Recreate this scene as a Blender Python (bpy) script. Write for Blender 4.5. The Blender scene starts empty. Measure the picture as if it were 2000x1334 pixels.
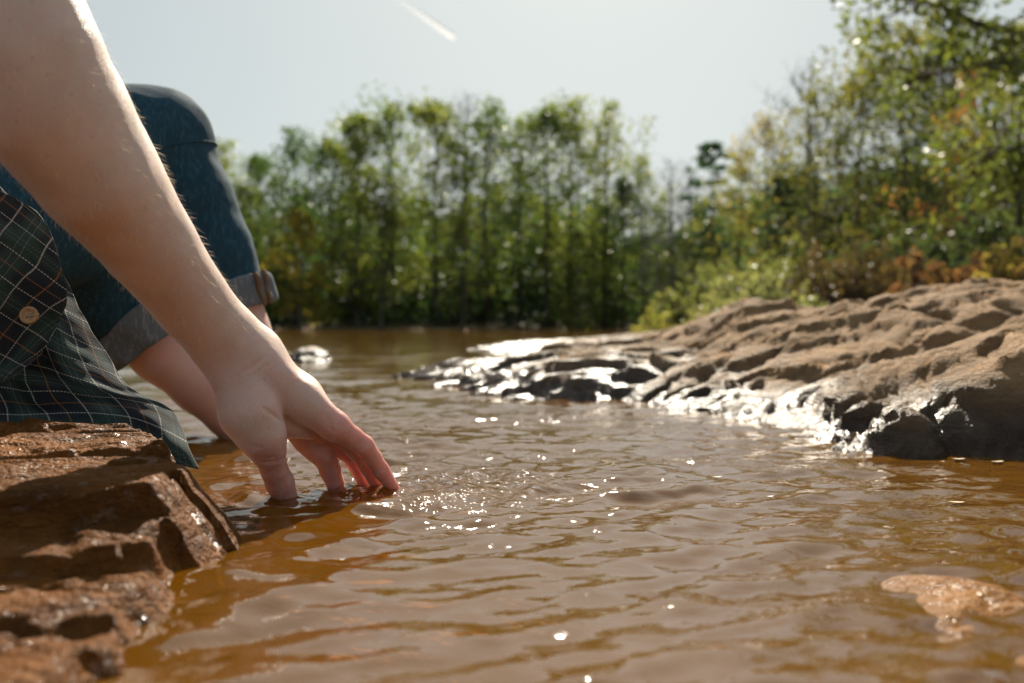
import bpy, math, random
import numpy as np
from mathutils import Vector

# ------------------------------------------------------------------ camera
scene = bpy.context.scene
COL = scene.collection
CAM_H, F_PX, HORIZON = 0.155, 1944.0, 640.0
cam_d = bpy.data.cameras.new("camera")
cam_d.lens, cam_d.sensor_width = 35.0, 36.0
cam_d.shift_y = -0.0135
cam_d.clip_start, cam_d.clip_end = 0.02, 6000.0
cam_d.dof.use_dof = True
cam_d.dof.focus_distance = 0.90
cam_d.dof.aperture_fstop = 5.6
cam = bpy.data.objects.new("camera", cam_d)
COL.objects.link(cam)
cam.location = (0, 0, CAM_H)
cam.rotation_euler = (math.radians(90), 0, 0)
scene.camera = cam

# ------------------------------------------------------------------ light
SUN_EL, SUN_AZ = math.radians(36.0), math.radians(5.0)
world = bpy.data.worlds.new("World")
scene.world = world
world.use_nodes = True
wn, wl = world.node_tree.nodes, world.node_tree.links
wn.clear()
sky = wn.new("ShaderNodeTexSky")
sky.sky_type = 'NISHITA'
sky.sun_disc = False
sky.sun_elevation = SUN_EL
sky.sun_rotation = SUN_AZ
sky.air_density, sky.dust_density, sky.ozone_density = 0.8, 1.6, 1.0
gam = wn.new("ShaderNodeGamma")            # thin bright haze evens the sky out
gam.inputs['Gamma'].default_value = 0.34
tint = wn.new("ShaderNodeMix")
tint.data_type, tint.blend_type = 'RGBA', 'MULTIPLY'
tint.inputs[0].default_value = 1.0
tint.inputs[7].default_value = (0.93, 1.0, 0.97, 1)
bg = wn.new("ShaderNodeBackground")
bg.inputs['Strength'].default_value = 0.138
wo = wn.new("ShaderNodeOutputWorld")
wl.new(sky.outputs[0], gam.inputs['Color'])
wl.new(gam.outputs[0], tint.inputs[6])
wl.new(tint.outputs[2], bg.inputs['Color'])
wl.new(bg.outputs[0], wo.inputs['Surface'])

SUN_DIR = Vector((math.sin(SUN_AZ) * math.cos(SUN_EL), math.cos(SUN_AZ) * math.cos(SUN_EL), math.sin(SUN_EL)))
sun_d = bpy.data.lights.new("sun", 'SUN')
sun_d.energy, sun_d.angle, sun_d.color = 3.4, math.radians(0.53), (1.0, 0.90, 0.74)
sun = bpy.data.objects.new("sun", sun_d)
COL.objects.link(sun)
sun.rotation_euler = SUN_DIR.to_track_quat('Z', 'Y').to_euler()

vs = scene.view_settings
vs.view_transform, vs.look, vs.exposure, vs.gamma = 'Standard', 'None', 1.28, 1.0
vs.use_curve_mapping = False
scene.render.engine = 'CYCLES'
cy = scene.cycles
cy.use_denoising = True
try:
    cy.denoiser = 'OPENIMAGEDENOISE'
except Exception:
    pass
cy.sample_clamp_indirect = 4.0
cy.sample_clamp_direct = 40.0
cy.use_adaptive_sampling, cy.adaptive_threshold = True, 0.02
cy.max_bounces, cy.transparent_max_bounces = 5, 8
cy.diffuse_bounces, cy.glossy_bounces, cy.transmission_bounces = 3, 3, 4
cy.caustics_reflective = cy.caustics_refractive = False

# ------------------------------------------------------------------ helpers
rng = np.random.default_rng(7)
random.seed(7)


def P(u, v, d):
    """a point seen at photo pixel (u, v), d metres away along the view"""
    return np.array([(u - 1000.0) / F_PX * d, d, CAM_H + (HORIZON - v) / F_PX * d])


def link(o, parent=None):
    COL.objects.link(o)
    if parent is not None:
        o.parent = parent
    return o


def tag(o, label=None, cat=None, group=None, kind=None):
    if label: o["label"] = label
    if cat: o["category"] = cat
    if group: o["group"] = group
    if kind: o["kind"] = kind
    return o


def mesh_np(name, verts, faces, mat=None, smooth=True):
    """verts (N,3); faces (M,3|4) int array"""
    verts = np.asarray(verts, dtype=np.float32)
    faces = np.asarray(faces, dtype=np.int32)
    k = faces.shape[1]
    me = bpy.data.meshes.new(name)
    me.vertices.add(len(verts))
    me.vertices.foreach_set("co", verts.ravel())
    me.loops.add(faces.size)
    me.loops.foreach_set("vertex_index", faces.ravel())
    me.polygons.add(len(faces))
    me.polygons.foreach_set("loop_start", np.arange(0, faces.size, k, dtype=np.int32))
    me.polygons.foreach_set("loop_total", np.full(len(faces), k, dtype=np.int32))
    me.polygons.foreach_set("use_smooth", np.full(len(faces), smooth, dtype=bool))
    me.update(calc_edges=True)
    me.validate()
    if mat is not None:
        me.materials.append(mat)
    return me


def obj(name, me, parent=None):
    return link(bpy.data.objects.new(name, me), parent)


def empty(name, loc=(0, 0, 0)):
    o = bpy.data.objects.new(name, None)
    o.location = loc
    return link(o)


def add_attr(me, name, values, domain='POINT'):
    a = me.attributes.new(name, 'FLOAT', domain)
    a.data.foreach_set("value", np.asarray(values, dtype=np.float32))


# --- numpy gradient noise
_perm = np.random.default_rng(3).permutation(256)
_perm = np.concatenate([_perm, _perm, _perm]).astype(np.int32)
_grad = np.random.default_rng(5).normal(size=(256, 3)).astype(np.float32)
_grad /= np.linalg.norm(_grad, axis=1, keepdims=True)


def noise(p):
    p = np.asarray(p, dtype=np.float32)
    i = np.floor(p).astype(np.int32)
    f = p - i
    i &= 255
    w = f * f * f * (f * (f * 6 - 15) + 10)
    out = 0
    for dx in (0, 1):
        for dy in (0, 1):
            for dz in (0, 1):
                h = _perm[_perm[_perm[i[:, 0] + dx] + i[:, 1] + dy] + i[:, 2] + dz]
                g = _grad[h]
                d = g[:, 0] * (f[:, 0] - dx) + g[:, 1] * (f[:, 1] - dy) + g[:, 2] * (f[:, 2] - dz)
                wt = (w[:, 0] if dx else 1 - w[:, 0]) * (w[:, 1] if dy else 1 - w[:, 1]) * (w[:, 2] if dz else 1 - w[:, 2])
                out = out + d * wt
    return out


def fbm(p, octaves=4, gain=0.5, lac=2.03):
    p = np.asarray(p, dtype=np.float32)
    a, s, out = 1.0, 1.0, 0
    for k in range(octaves):
        out = out + a * noise(p * s + 17.3 * k)
        a *= gain
        s *= lac
    return out


def smoothstep(a, b, x):
    t = np.clip((x - a) / (b - a), 0, 1)
    return t * t * (3 - 2 * t)


# --- thin plate surface through control points
def rbf(ctrl, smooth=1e-4):
    c = np.array(ctrl, dtype=float)
    X, z = c[:, :2], c[:, 2]
    n = len(c)

    def U(r2):
        return 0.5 * r2 * np.log(r2 + 1e-9)
    K = U(((X[:, None] - X[None]) ** 2).sum(-1)) + smooth * np.eye(n)
    Q = np.hstack([np.ones((n, 1)), X])
    A = np.block([[K, Q], [Q.T, np.zeros((3, 3))]])
    s = np.linalg.solve(A, np.concatenate([z, np.zeros(3)]))

    def ev(x, y):
        shp = x.shape
        pts = np.stack([x.ravel(), y.ravel()], 1)
        out = np.empty(len(pts))
        for k in range(0, len(pts), 50000):
            q = pts[k:k + 50000]
            out[k:k + 50000] = U(((q[:, None] - X[None]) ** 2).sum(-1)) @ s[:n] + s[n] + q @ s[n + 1:]
        return out.reshape(shp)
    return ev


def grid_faces(nu, nv):
    a = np.arange(nu * nv).reshape(nu, nv)
    return np.stack([a[:-1, :-1], a[1:, :-1], a[1:, 1:], a[:-1, 1:]], -1).reshape(-1, 4)


# --- signed distance shapes + surface nets
def cone(a, b, ra, rb):
    """distance function of a round cone"""
    a, b = np.asarray(a, np.float32), np.asarray(b, np.float32)
    ba = b - a
    l2 = float(ba @ ba)
    rr = ra - rb

    def f(p):
        t = np.clip(((p - a) @ ba) / l2, 0, 1)
        d = p - a - t[:, None] * ba
        return np.sqrt((d * d).sum(1)) - (ra - rr * t)
    return f


def smin(a, b, k):
    h = np.clip(0.5 + 0.5 * (b - a) / k, 0, 1)
    return b + (a - b) * h - k * h * (1 - h)


def chain(pts, k=0.01):
    """pts: list of (xyz, r) joined as round cones with a small blend"""
    fs = [cone(pts[i][0], pts[i + 1][0], pts[i][1], pts[i + 1][1]) for i in range(len(pts) - 1)]

    def f(p):
        d = fs[0](p)
        for g in fs[1:]:
            d = smin(d, g(p), k)
        return d
    return f


def surface_nets(f, lo, hi, h, B=8):
    lo, hi = np.array(lo, float), np.array(hi, float)
    nb = np.ceil((hi - lo) / (h * B)).astype(int)
    n = nb * B
    cx = [lo[i] + (np.arange(nb[i]) + 0.5) * B * h for i in range(3)]
    C = np.stack(np.meshgrid(*cx, indexing='ij'), -1).reshape(-1, 3).astype(np.float32)
    dc = f(C)
    vol = np.repeat(np.repeat(np.repeat(np.where(dc < 0, -1, 1).astype(np.float32).reshape(nb), B, 0), B, 1), B, 2)
    vol = np.pad(vol, ((0, 1),) * 3, mode='edge')
    act = np.argwhere(np.abs(dc.reshape(nb)) < B * h * 0.90 + 0.0025)
    loc = np.stack(np.meshgrid(*[np.arange(B + 1)] * 3, indexing='ij'), -1).reshape(-1, 3)
    for s in range(0, len(act), 400):
        blk = act[s:s + 400]
        idx = (blk[:, None, :] * B + loc[None]).reshape(-1, 3)
        pts = (lo + idx * h).astype(np.float32)
        vol[idx[:, 0], idx[:, 1], idx[:, 2]] = f(pts)
    ins = vol < 0
    cnt = np.zeros(n, np.int8)
    for dx in (0, 1):
        for dy in (0, 1):
            for dz in (0, 1):
                cnt += ins[dx:n[0] + dx, dy:n[1] + dy, dz:n[2] + dz]
    cells = np.argwhere((cnt > 0) & (cnt < 8))
    ind = np.full(n, -1, np.int32)
    ind[cells[:, 0], cells[:, 1], cells[:, 2]] = np.arange(len(cells))
    off = np.array([[a, b, c] for a in (0, 1) for b in (0, 1) for c in (0, 1)])
    val = np.stack([vol[cells[:, 0] + o[0], cells[:, 1] + o[1], cells[:, 2] + o[2]] for o in off], 1)
    acc = np.zeros((len(cells), 3))
    num = np.zeros(len(cells))
    for i in range(8):
        for j in range(i + 1, 8):
            if np.abs(off[i] - off[j]).sum() == 1:
                m = (val[:, i] < 0) != (val[:, j] < 0)
                t = val[m, i] / (val[m, i] - val[m, j])
                acc[m] += off[i] + t[:, None] * (off[j] - off[i])
                num[m] += 1
    V = lo + (cells + acc / num[:, None]) * h
    F = []
    for ax in range(3):
        b, c = (ax + 1) % 3, (ax + 2) % 3
        sl0 = [slice(None)] * 3; sl1 = [slice(None)] * 3
        sl0[ax], sl1[ax] = slice(0, -1), slice(1, None)
        A0, A1 = ins[tuple(sl0)], ins[tuple(sl1)]
        e = np.argwhere(A0 != A1)
        e = e[(e[:, b] > 0) & (e[:, c] > 0) & (e[:, b] < n[b]) & (e[:, c] < n[c])]
        neg = A0[e[:, 0], e[:, 1], e[:, 2]]
        q = []
        for (ob, oc) in ((-1, -1), (0, -1), (0, 0), (-1, 0)):
            k = e.copy()
            k[:, b] += ob
            k[:, c] += oc
            q.append(ind[k[:, 0], k[:, 1], k[:, 2]])
        q = np.stack(q, 1)
        q[~neg] = q[~neg][:, ::-1]
        F.append(q[(q >= 0).all(1)])
    return V.astype(np.float32), np.concatenate(F)


def tube(path, radii, sides=6):
    path = np.asarray(path, float)
    n = len(path)
    t = np.gradient(path, axis=0)
    t /= np.linalg.norm(t, axis=1, keepdims=True) + 1e-9
    ref = np.array([0.31, 0.17, 0.93]) if abs(t[0, 2]) < 0.9 else np.array([1.0, 0.1, 0])
    a = np.cross(t, ref); a /= np.linalg.norm(a, axis=1, keepdims=True) + 1e-9
    b = np.cross(t, a)
    ang = np.arange(sides) / sides * 2 * math.pi
    r = np.asarray(radii, float)[:, None, None]
    V = path[:, None] + r * (np.cos(ang)[None, :, None] * a[:, None] + np.sin(ang)[None, :, None] * b[:, None])
    V = V.reshape(-1, 3)
    F = []
    for i in range(n - 1):
        for j in range(sides):
            k = (j + 1) % sides
            F.append((i * sides + j, i * sides + k, (i + 1) * sides + k, (i + 1) * sides + j))
    return V, np.array(F)


class Acc:
    def __init__(self): self.v, self.f, self.n = [], [], 0

    def add(self, vf):
        v, f = vf
        self.v.append(np.asarray(v)); self.f.append(np.asarray(f) + self.n); self.n += len(v)

    def get(self): return np.concatenate(self.v), np.concatenate(self.f)


# ------------------------------------------------------------------ materials
class NT:
    def __init__(self, name):
        self.m = bpy.data.materials.new(name)
        self.m.use_nodes = True
        self.t = self.m.node_tree
        self.t.nodes.clear()
        self.out = self.t.nodes.new("ShaderNodeOutputMaterial")

    def n(self, typ, **kw):
        nd = self.t.nodes.new("ShaderNode" + typ)
        for k, v in kw.items():
            if k.startswith('i_'):
                key = k[2:].replace('_', ' ')
                self.put(nd.inputs[key], v)
            elif k.startswith('n') and k[1:].isdigit():
                self.put(nd.inputs[int(k[1:])], v)
            else:
                setattr(nd, k, v)
        return nd

    def put(self, sock, v):
        if isinstance(v, bpy.types.NodeSocket):
            self.t.links.new(v, sock)
        elif isinstance(v, (tuple, list)) and len(v) == 3 and sock.type == 'RGBA':
            sock.default_value = (*v, 1)
        else:
            sock.default_value = v

    def math(self, op, a, b=0.0, c=None, clamp=False):
        nd = self.n("Math", operation=op, use_clamp=clamp, n0=a, n1=b)
        if c is not None:
            self.put(nd.inputs[2], c)
        return nd.outputs[0]

    def mix(self, fac, a, b, blend='MIX'):
        nd = self.n("Mix", data_type='RGBA', blend_type=blend)
        self.put(nd.inputs[0], fac); self.put(nd.inputs[6], a); self.put(nd.inputs[7], b)
        return nd.outputs[2]

    def noise(self, vec, scale, detail=4, rough=0.55, dist=0.0):
        nd = self.n("TexNoise", i_Scale=scale, i_Detail=detail, i_Roughness=rough, i_Distortion=dist)
        if vec is not None:
            self.put(nd.inputs['Vector'], vec)
        return nd.outputs['Fac']

    def ramp(self, fac, stops):
        nd = self.n("ValToRGB", i_Fac=fac)
        cr = nd.color_ramp
        while len(cr.elements) < len(stops):
            cr.elements.new(0.5)
        for e, (p, c) in zip(cr.elements, stops):
            e.position = p
            e.color = (*c, 1) if isinstance(c, (tuple, list)) else (c, c, c, 1)
        return nd.outputs[0]

    def pos(self):
        return self.n("NewGeometry").outputs['Position']

    def scaled(self, vec, s, rot=(0, 0, 0)):
        return self.n("Mapping", i_Vector=vec, i_Scale=s, i_Rotation=rot).outputs[0]

    def bump(self, h, strength, dist, normal=None):
        nd = self.n("Bump", i_Height=h, i_Strength=strength, i_Distance=dist)
        if normal is not None:
            self.put(nd.inputs['Normal'], normal)
        return nd.outputs[0]

    def done(self, sh):
        self.t.links.new(sh, self.out.inputs['Surface'])
        return self.m


def mat_rock(name, dry, dark, wet_top=0.05, wet_soft=0.03, strata_rot=(0, 0, 0), gloss=0.3, wet_shade_mul=(0.36, 0.32, 0.30), spark=0.5, cut=(0.42, 0.62), spec=0.45, damp=0.5):
    m = NT(name)
    p = m.pos()
    z = m.n("SeparateXYZ", i_Vector=p).outputs[2]
    st = m.scaled(p, (1, 1, 3.0), strata_rot)
    n1 = m.noise(st, 9, 6, 0.62)
    n2 = m.noise(st, 42, 5, 0.62)
    n3 = m.noise(p, 170, 3, 0.6)
    c = m.mix(m.ramp(n1, [(0.32, 0), (0.68, 1)]), dark, dry)
    c = m.mix(m.math('MULTIPLY', m.ramp(n2, [(0.45, 0), (0.7, 1)]), 0.4), c, tuple(x * 0.5 for x in dry))
    c = m.mix(m.math('MULTIPLY', m.ramp(n3, [(0.5, 0), (0.75, 1)]), 0.3), c, tuple(min(1, x * 1.4) for x in dry))
    edge = m.math('ADD', z, m.math('MULTIPLY', m.math('SUBTRACT', m.noise(p, 7, 4), 0.5), 0.14))
    wet = m.n("MapRange", i_Value=edge, n1=wet_top - wet_soft, n2=wet_top + wet_soft, n3=1.0, n4=0.0, interpolation_type='SMOOTHSTEP').outputs[0]
    c = m.mix(wet, c, m.mix(1.0, c, wet_shade_mul, 'MULTIPLY'))
    wr = m.n("MapRange", i_Value=m.noise(p, 95, 2), n1=cut[0], n2=cut[1], n3=gloss, n4=gloss * (1 - spark)).outputs[0]
    rough = m.math('ADD', m.math('MULTIPLY', m.math('SUBTRACT', 1.0, wet), 0.85), m.math('MULTIPLY', wet, wr))
    hgt = m.math('ADD', m.math('MULTIPLY', n2, 0.8), m.math('MULTIPLY', n3, 0.4))
    nb = m.bump(hgt, m.math('SUBTRACT', 0.9, m.math('MULTIPLY', wet, damp)), 0.017)
    b = m.n("BsdfPrincipled", i_Base_Color=c, i_Roughness=rough, i_Normal=nb)
    gate = m.n("MapRange", i_Value=m.noise(p, 95, 2), n1=cut[0], n2=cut[1], n3=spec * 0.1 if cut[0] > 0.5 else spec, n4=spec).outputs[0]
    m.put(b.inputs['Specular IOR Level'], gate)
    return m.done(b.outputs[0])


M = {}
M['boulder'] = mat_rock("boulder_stone", (0.37, 0.220, 0.102), (0.165, 0.095, 0.045), 0.056, 0.05, (0.25, 0.5, 0.3), 0.38, (0.16, 0.15, 0.15), 0.45, (0.42, 0.62), 0.24, 0.30)  # dark tint is wet stone plus the front face's shade put into the colour
M['slab'] = mat_rock("wet_slab_stone", (0.33, 0.21, 0.105), (0.16, 0.097, 0.05), 0.070, 0.045, (0.2, 0.4, 0.2), 0.28, (0.20, 0.18, 0.17), 0.4, (0.42, 0.62), 0.36)
M['sunk'] = mat_rock("drowned_orange_stone", (0.33, 0.145, 0.034), (0.16, 0.062, 0.016), 0.30, 0.05, (0.1, 0.1, 0.3), 0.42, (0.9, 0.9, 0.9), 0.7, (0.56, 0.63), 0.5, 0.3)
M['ledge'] = mat_rock("seat_ledge_stone", (0.29, 0.118, 0.027), (0.060, 0.025, 0.010), 0.10, 0.05, (0.1, -0.15, 0.3), 0.55, (0.80, 0.74, 0.70), 0.82, (0.585, 0.64), 0.5, 0.1)


def mat_ground():
    m = NT("lake_bed_and_bank")
    p = m.pos()
    z = m.n("SeparateXYZ", i_Vector=p).outputs[2]
    n1 = m.noise(p, 5, 6)
    n2 = m.noise(p, 1.2, 5)
    n3 = m.noise(p, 30, 4)
    bed = m.mix(m.ramp(n1, [(0.35, 0), (0.65, 1)]), (0.20, 0.10, 0.03), (0.42, 0.235, 0.08))
    bed = m.mix(m.math('MULTIPLY', m.ramp(n3, [(0.45, 0), (0.7, 1)]), 0.4), bed, (0.14, 0.06, 0.02))
    lit = m.mix(m.ramp(n2, [(0.4, 0), (0.6, 1)]), (0.07, 0.06, 0.03), (0.19, 0.10, 0.045))
    lit = m.mix(m.math('MULTIPLY', n3, 0.5), lit, (0.10, 0.11, 0.03))
    f = m.n("MapRange", i_Value=z, n1=0.02, n2=0.12, n3=0.0, n4=1.0).outputs[0]
    c = m.mix(f, bed, lit)
    b = m.n("BsdfPrincipled", i_Base_Color=c, i_Roughness=0.9, i_Normal=m.bump(m.math('ADD', n1, n3), 0.6, 0.02))
    return m.done(b.outputs[0])


def mat_water():
    m = NT("brown_lake_water")
    p = m.pos()
    a = m.noise(m.scaled(p, (1.0, 1.5, 1.0)), 26, 3, 0.5, 0.4)
    b2 = m.noise(m.scaled(p, (0.6, 1.4, 1.0), (0, 0, 0.3)), 6.5, 3, 0.55, 0.3)
    y = m.n("SeparateXYZ", i_Vector=p).outputs[1]
    far = m.n("MapRange", i_Value=y, n1=1.5, n2=7.0, n3=0.0, n4=1.0).outputs[0]
    hgt = m.math('ADD', m.math('MULTIPLY', a, 0.0014), m.math('MULTIPLY', b2, m.math('MULTIPLY', far, 0.010)))
    # churned water beside the fingertips, and loose cat's-paws of fine ripples elsewhere
    dx = m.n("VectorMath", operation='SUBTRACT', n0=p, n1=(-0.060, 0.985, 0.0)).outputs[0]
    dist = m.n("VectorMath", operation='LENGTH', n0=m.scaled(dx, (7.0, 6.5, 0.0))).outputs['Value']
    churn = m.n("MapRange", i_Value=dist, n1=0.0, n2=1.35, n3=1.0, n4=0.0, interpolation_type='SMOOTHSTEP').outputs[0]
    paws = m.ramp(m.noise(m.scaled(p, (0.7, 1.5, 1.0)), 3.4, 3), [(0.55, 0), (0.70, 1)])
    amp = m.math('ADD', m.math('MULTIPLY', churn, 0.0048), m.math('MULTIPLY', paws, 0.0022))
    hgt = m.math('ADD', hgt, m.math('MULTIPLY', m.noise(p, 105, 2, 0.5), amp))
    nb = m.bump(hgt, 1.0, 1.0)
    fr = m.n("Fresnel", i_IOR=1.65, i_Normal=nb).outputs[0]
    gl = m.n("BsdfGlossy", i_Color=(1, 1, 1), i_Roughness=0.022, i_Normal=nb)
    tr = m.n("BsdfTransparent", i_Color=(0.84, 0.60, 0.26))
    mud = m.mix(m.noise(p, 3.0, 3), (0.27, 0.102, 0.004), (0.40, 0.165, 0.008))
    df = m.n("BsdfDiffuse", i_Color=mud)
    body = m.n("MixShader", n0=0.36, n1=tr.outputs[0], n2=df.outputs[0])
    s = m.n("MixShader", n0=fr, n1=body.outputs[0], n2=gl.outputs[0])
    return m.done(s.outputs[0])


def mat_skin():
    m = NT("skin")
    p = m.pos()
    red = m.n("Attribute", attribute_name="flush").outputs['Fac']
    n1 = m.noise(p, 24, 4)
    n2 = m.noise(p, 420, 3, 0.6)
    n3 = m.noise(p, 110, 4)
    c = m.mix(m.ramp(n1, [(0.35, 0), (0.65, 1)]), (0.67, 0.495, 0.405), (0.75, 0.575, 0.485))
    c = m.mix(m.math('MULTIPLY', m.ramp(n3, [(0.45, 0), (0.65, 1)]), 0.3), c, (0.68, 0.45, 0.375))
    c = m.mix(m.math('MULTIPLY', red, 0.75), c, (0.66, 0.24, 0.19))
    vor = m.n("TexVoronoi", i_Vector=p, i_Scale=620.0, feature='DISTANCE_TO_EDGE').outputs[0]
    hgt = m.math('ADD', m.math('MULTIPLY', m.math('MINIMUM', vor, 0.25), 0.8), m.math('MULTIPLY', n2, 0.8))
    frk = m.n("TexVoronoi", i_Vector=p, i_Scale=95.0).outputs['Distance']
    c = m.mix(m.math('MULTIPLY', m.math('LESS_THAN', frk, 0.10), 0.35), c, (0.42, 0.22, 0.14))
    rgh = m.n("MapRange", i_Value=m.math('ADD', red, m.math('MULTIPLY', m.math('SUBTRACT', n3, 0.5), 0.5)), n1=0.35, n2=0.85, n3=0.50, n4=0.24).outputs[0]
    b = m.n("BsdfPrincipled", i_Base_Color=c, i_Roughness=rgh, i_Normal=m.bump(hgt, 0.6, 0.0009))
    b.inputs['Subsurface Weight'].default_value = 1.0
    b.inputs['Subsurface Radius'].default_value = (1.0, 0.22, 0.11)
    m.put(b.inputs['Subsurface Scale'], m.math('ADD', 0.005, m.math('MULTIPLY', red, 0.009)))
    b.inputs['Sheen Weight'].default_value = 0.30
    b.inputs['Sheen Roughness'].default_value = 0.35
    b.inputs['Sheen Tint'].default_value = (1.0, 0.93, 0.85, 1)
    b.inputs['Specular IOR Level'].default_value = 0.45
    return m.done(b.outputs[0])


def mat_hair():
    m = NT("fine_blond_hair")
    d = m.n("BsdfDiffuse", i_Color=(0.92, 0.78, 0.58))
    t = m.n("BsdfTranslucent", i_Color=(0.95, 0.82, 0.62))
    s = m.n("MixShader", n0=0.5, n1=d.outputs[0], n2=t.outputs[0])
    return m.done(s.outputs[0])


def mat_denim(name, c0, c1, scale=1.0):
    m = NT(name)
    p = m.pos()
    tw = m.n("TexWave", i_Vector=m.scaled(p, (1, 0.6, 1.0), (0.2, 0.6, 0.5)), i_Scale=520.0 * scale, i_Distortion=2.0, i_Detail=2.0, bands_direction='DIAGONAL').outputs['Fac']
    slub = m.noise(m.scaled(p, (260, 260, 60)), 1.0, 3)
    n1 = m.noise(p, 10, 4)
    n2 = m.noise(p, 600, 2)
    c = m.mix(m.math('MULTIPLY', tw, 0.55), c0, c1)
    c = m.mix(m.math('MULTIPLY', m.ramp(slub, [(0.5, 0), (0.75, 1)]), 0.45), c, tuple(x * 2.0 for x in c1))
    c = m.mix(m.math('MULTIPLY', m.ramp(n1, [(0.35, 0), (0.75, 1)]), 0.25), c, c1)
    b = m.n("BsdfPrincipled", i_Base_Color=c, i_Roughness=0.85, i_Normal=m.bump(m.math('ADD', tw, n2), 0.12, 0.0005))
    b.inputs['Specular IOR Level'].default_value = 0.12
    b.inputs['Sheen Weight'].default_value = 0.03
    b.inputs['Sheen Roughness'].default_value = 0.4
    return m.done(b.outputs[0])


def mat_plaid():
    m = NT("green_plaid_flannel")
    uv = m.n("UVMap", uv_map="UVMap").outputs[0]
    sp = m.n("SeparateXYZ", i_Vector=uv)
    X, Y = sp.outputs[0], sp.outputs[1]
    PER = 0.052

    def fr(c, off):     # signed distance in metres to the line at fraction off
        t = m.math('FRACT', m.math('ADD', m.math('DIVIDE', c, PER), 1.0 - off + 0.5 + 20))
        return m.math('MULTIPLY', m.math('ABSOLUTE', m.math('SUBTRACT', t, 0.5)), PER)

    def line(c, off, w):
        return m.math('LESS_THAN', fr(c, off), w)

    def dash(c, per=0.0021, duty=0.62):
        return m.math('LESS_THAN', m.math('FRACT', m.math('ADD', m.math('DIVIDE', c, per), 100.0)), duty)

    def band(c, off, w):
        return m.n("MapRange", i_Value=fr(c, off), n1=w - 0.0015, n2=w + 0.0015, n3=1.0, n4=0.0).outputs[0]
    green, navy, pale = (0.010, 0.030, 0.026), (0.0045, 0.008, 0.016), (0.030, 0.065, 0.058)
    bx, by = band(X, 0.37, 0.013), band(Y, 0.37, 0.013)
    c = m.mix(m.math('MULTIPLY', bx, 0.8), green, navy)
    c = m.mix(m.math('MULTIPLY', by, 0.6), c, navy)
    gx, gy = band(X, 0.875, 0.007), band(Y, 0.875, 0.007)
    c = m.mix(m.math('MULTIPLY', m.math('MAXIMUM', gx, gy), 0.45), c, pale)
    for (A, Bc) in ((X, Y), (Y, X)):
        for off in (0.83, 0.92):
            c = m.mix(m.math('MULTIPLY', m.math('MULTIPLY', line(A, off, 0.0003), dash(Bc)), 0.35), c, (0.28, 0.36, 0.35))
        for off in (0.12, 0.62):
            c = m.mix(m.math('MULTIPLY', m.math('MULTIPLY', line(A, off, 0.00045), dash(Bc)), 0.85), c, (0.55, 0.55, 0.50))
        c = m.mix(m.math('MULTIPLY', m.math('MULTIPLY', line(A, 0.37, 0.0006), dash(Bc, 0.0017, 0.7)), 0.6), c, (0.33, 0.15, 0.04))
    n2 = m.noise(m.pos(), 900, 3)
    c = m.mix(m.math('MULTIPLY', m.ramp(n2, [(0.5, 0), (0.8, 1)]), 0.25), c, (0.05, 0.075, 0.07))
    tw = m.n("TexWave", i_Vector=uv, i_Scale=420.0, i_Distortion=1.0, bands_direction='DIAGONAL').outputs['Fac']
    b = m.n("BsdfPrincipled", i_Base_Color=c, i_Roughness=0.95, i_Normal=m.bump(m.math('ADD', tw, n2), 0.5, 0.0005))
    b.inputs['Sheen Weight'].default_value = 0.5
    b.inputs['Sheen Roughness'].default_value = 0.35
    return m.done(b.outputs[0])


def mat_plain(name, col, rough=0.5):
    m = NT(name)
    n = m.noise(m.pos(), 300, 3)
    c = m.mix(m.ramp(n, [(0.3, 0), (0.7, 1)]), tuple(x * 0.75 for x in col), col)
    b = m.n("BsdfPrincipled", i_Base_Color=c, i_Roughness=rough)
    return m.done(b.outputs[0])


def mat_leaf():
    m = NT("leaves")
    oc = m.n("ObjectInfo").outputs['Color']
    lv = m.n("Attribute", attribute_name="leafvar").outputs['Fac']
    h = m.n("HueSaturation", i_Color=oc)
    m.put(h.inputs['Hue'], m.n("MapRange", i_Value=lv, n3=0.465, n4=0.53).outputs[0])
    m.put(h.inputs['Value'], m.n("MapRange", i_Value=lv, n3=1.35, n4=0.6).outputs[0])
    c = h.outputs[0]
    d = m.n("BsdfDiffuse", i_Color=c)
    t = m.n("BsdfTranslucent", i_Color=m.mix(1.0, c, (2.6, 2.85, 1.8), 'MULTIPLY'))
    s = m.n("MixShader", n0=0.55, n1=d.outputs[0], n2=t.outputs[0])
    g = m.n("BsdfGlossy", i_Roughness=0.35, i_Color=(1, 1, 1))
    s2 = m.n("MixShader", n0=0.04, n1=s.outputs[0], n2=g.outputs[0])
    return m.done(s2.outputs[0])


def mat_bark(name, col):
    m = NT(name)
    p = m.pos()
    n = m.noise(m.scaled(p, (1, 1, 0.25)), 9, 5)
    c = m.mix(m.ramp(n, [(0.35, 0), (0.65, 1)]), tuple(x * 0.5 for x in col), col)
    b = m.n("BsdfPrincipled", i_Base_Color=c, i_Roughness=0.9, i_Normal=m.bump(n, 0.8, 0.05))
    return m.done(b.outputs[0])


def mat_trail():
    m = NT("ice_trail")
    t = m.n("Attribute", attribute_name="fade").outputs['Fac']
    d = m.n("BsdfTranslucent", i_Color=(0.9, 0.9, 0.9))
    d2 = m.n("BsdfDiffuse", i_Color=(0.9, 0.9, 0.9))
    w = m.n("MixShader", n0=0.5, n1=d.outputs[0], n2=d2.outputs[0])
    tr = m.n("BsdfTransparent")
    s = m.n("MixShader", n0=t, n1=tr.outputs[0], n2=w.outputs[0])
    return m.done(s.outputs[0])


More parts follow.
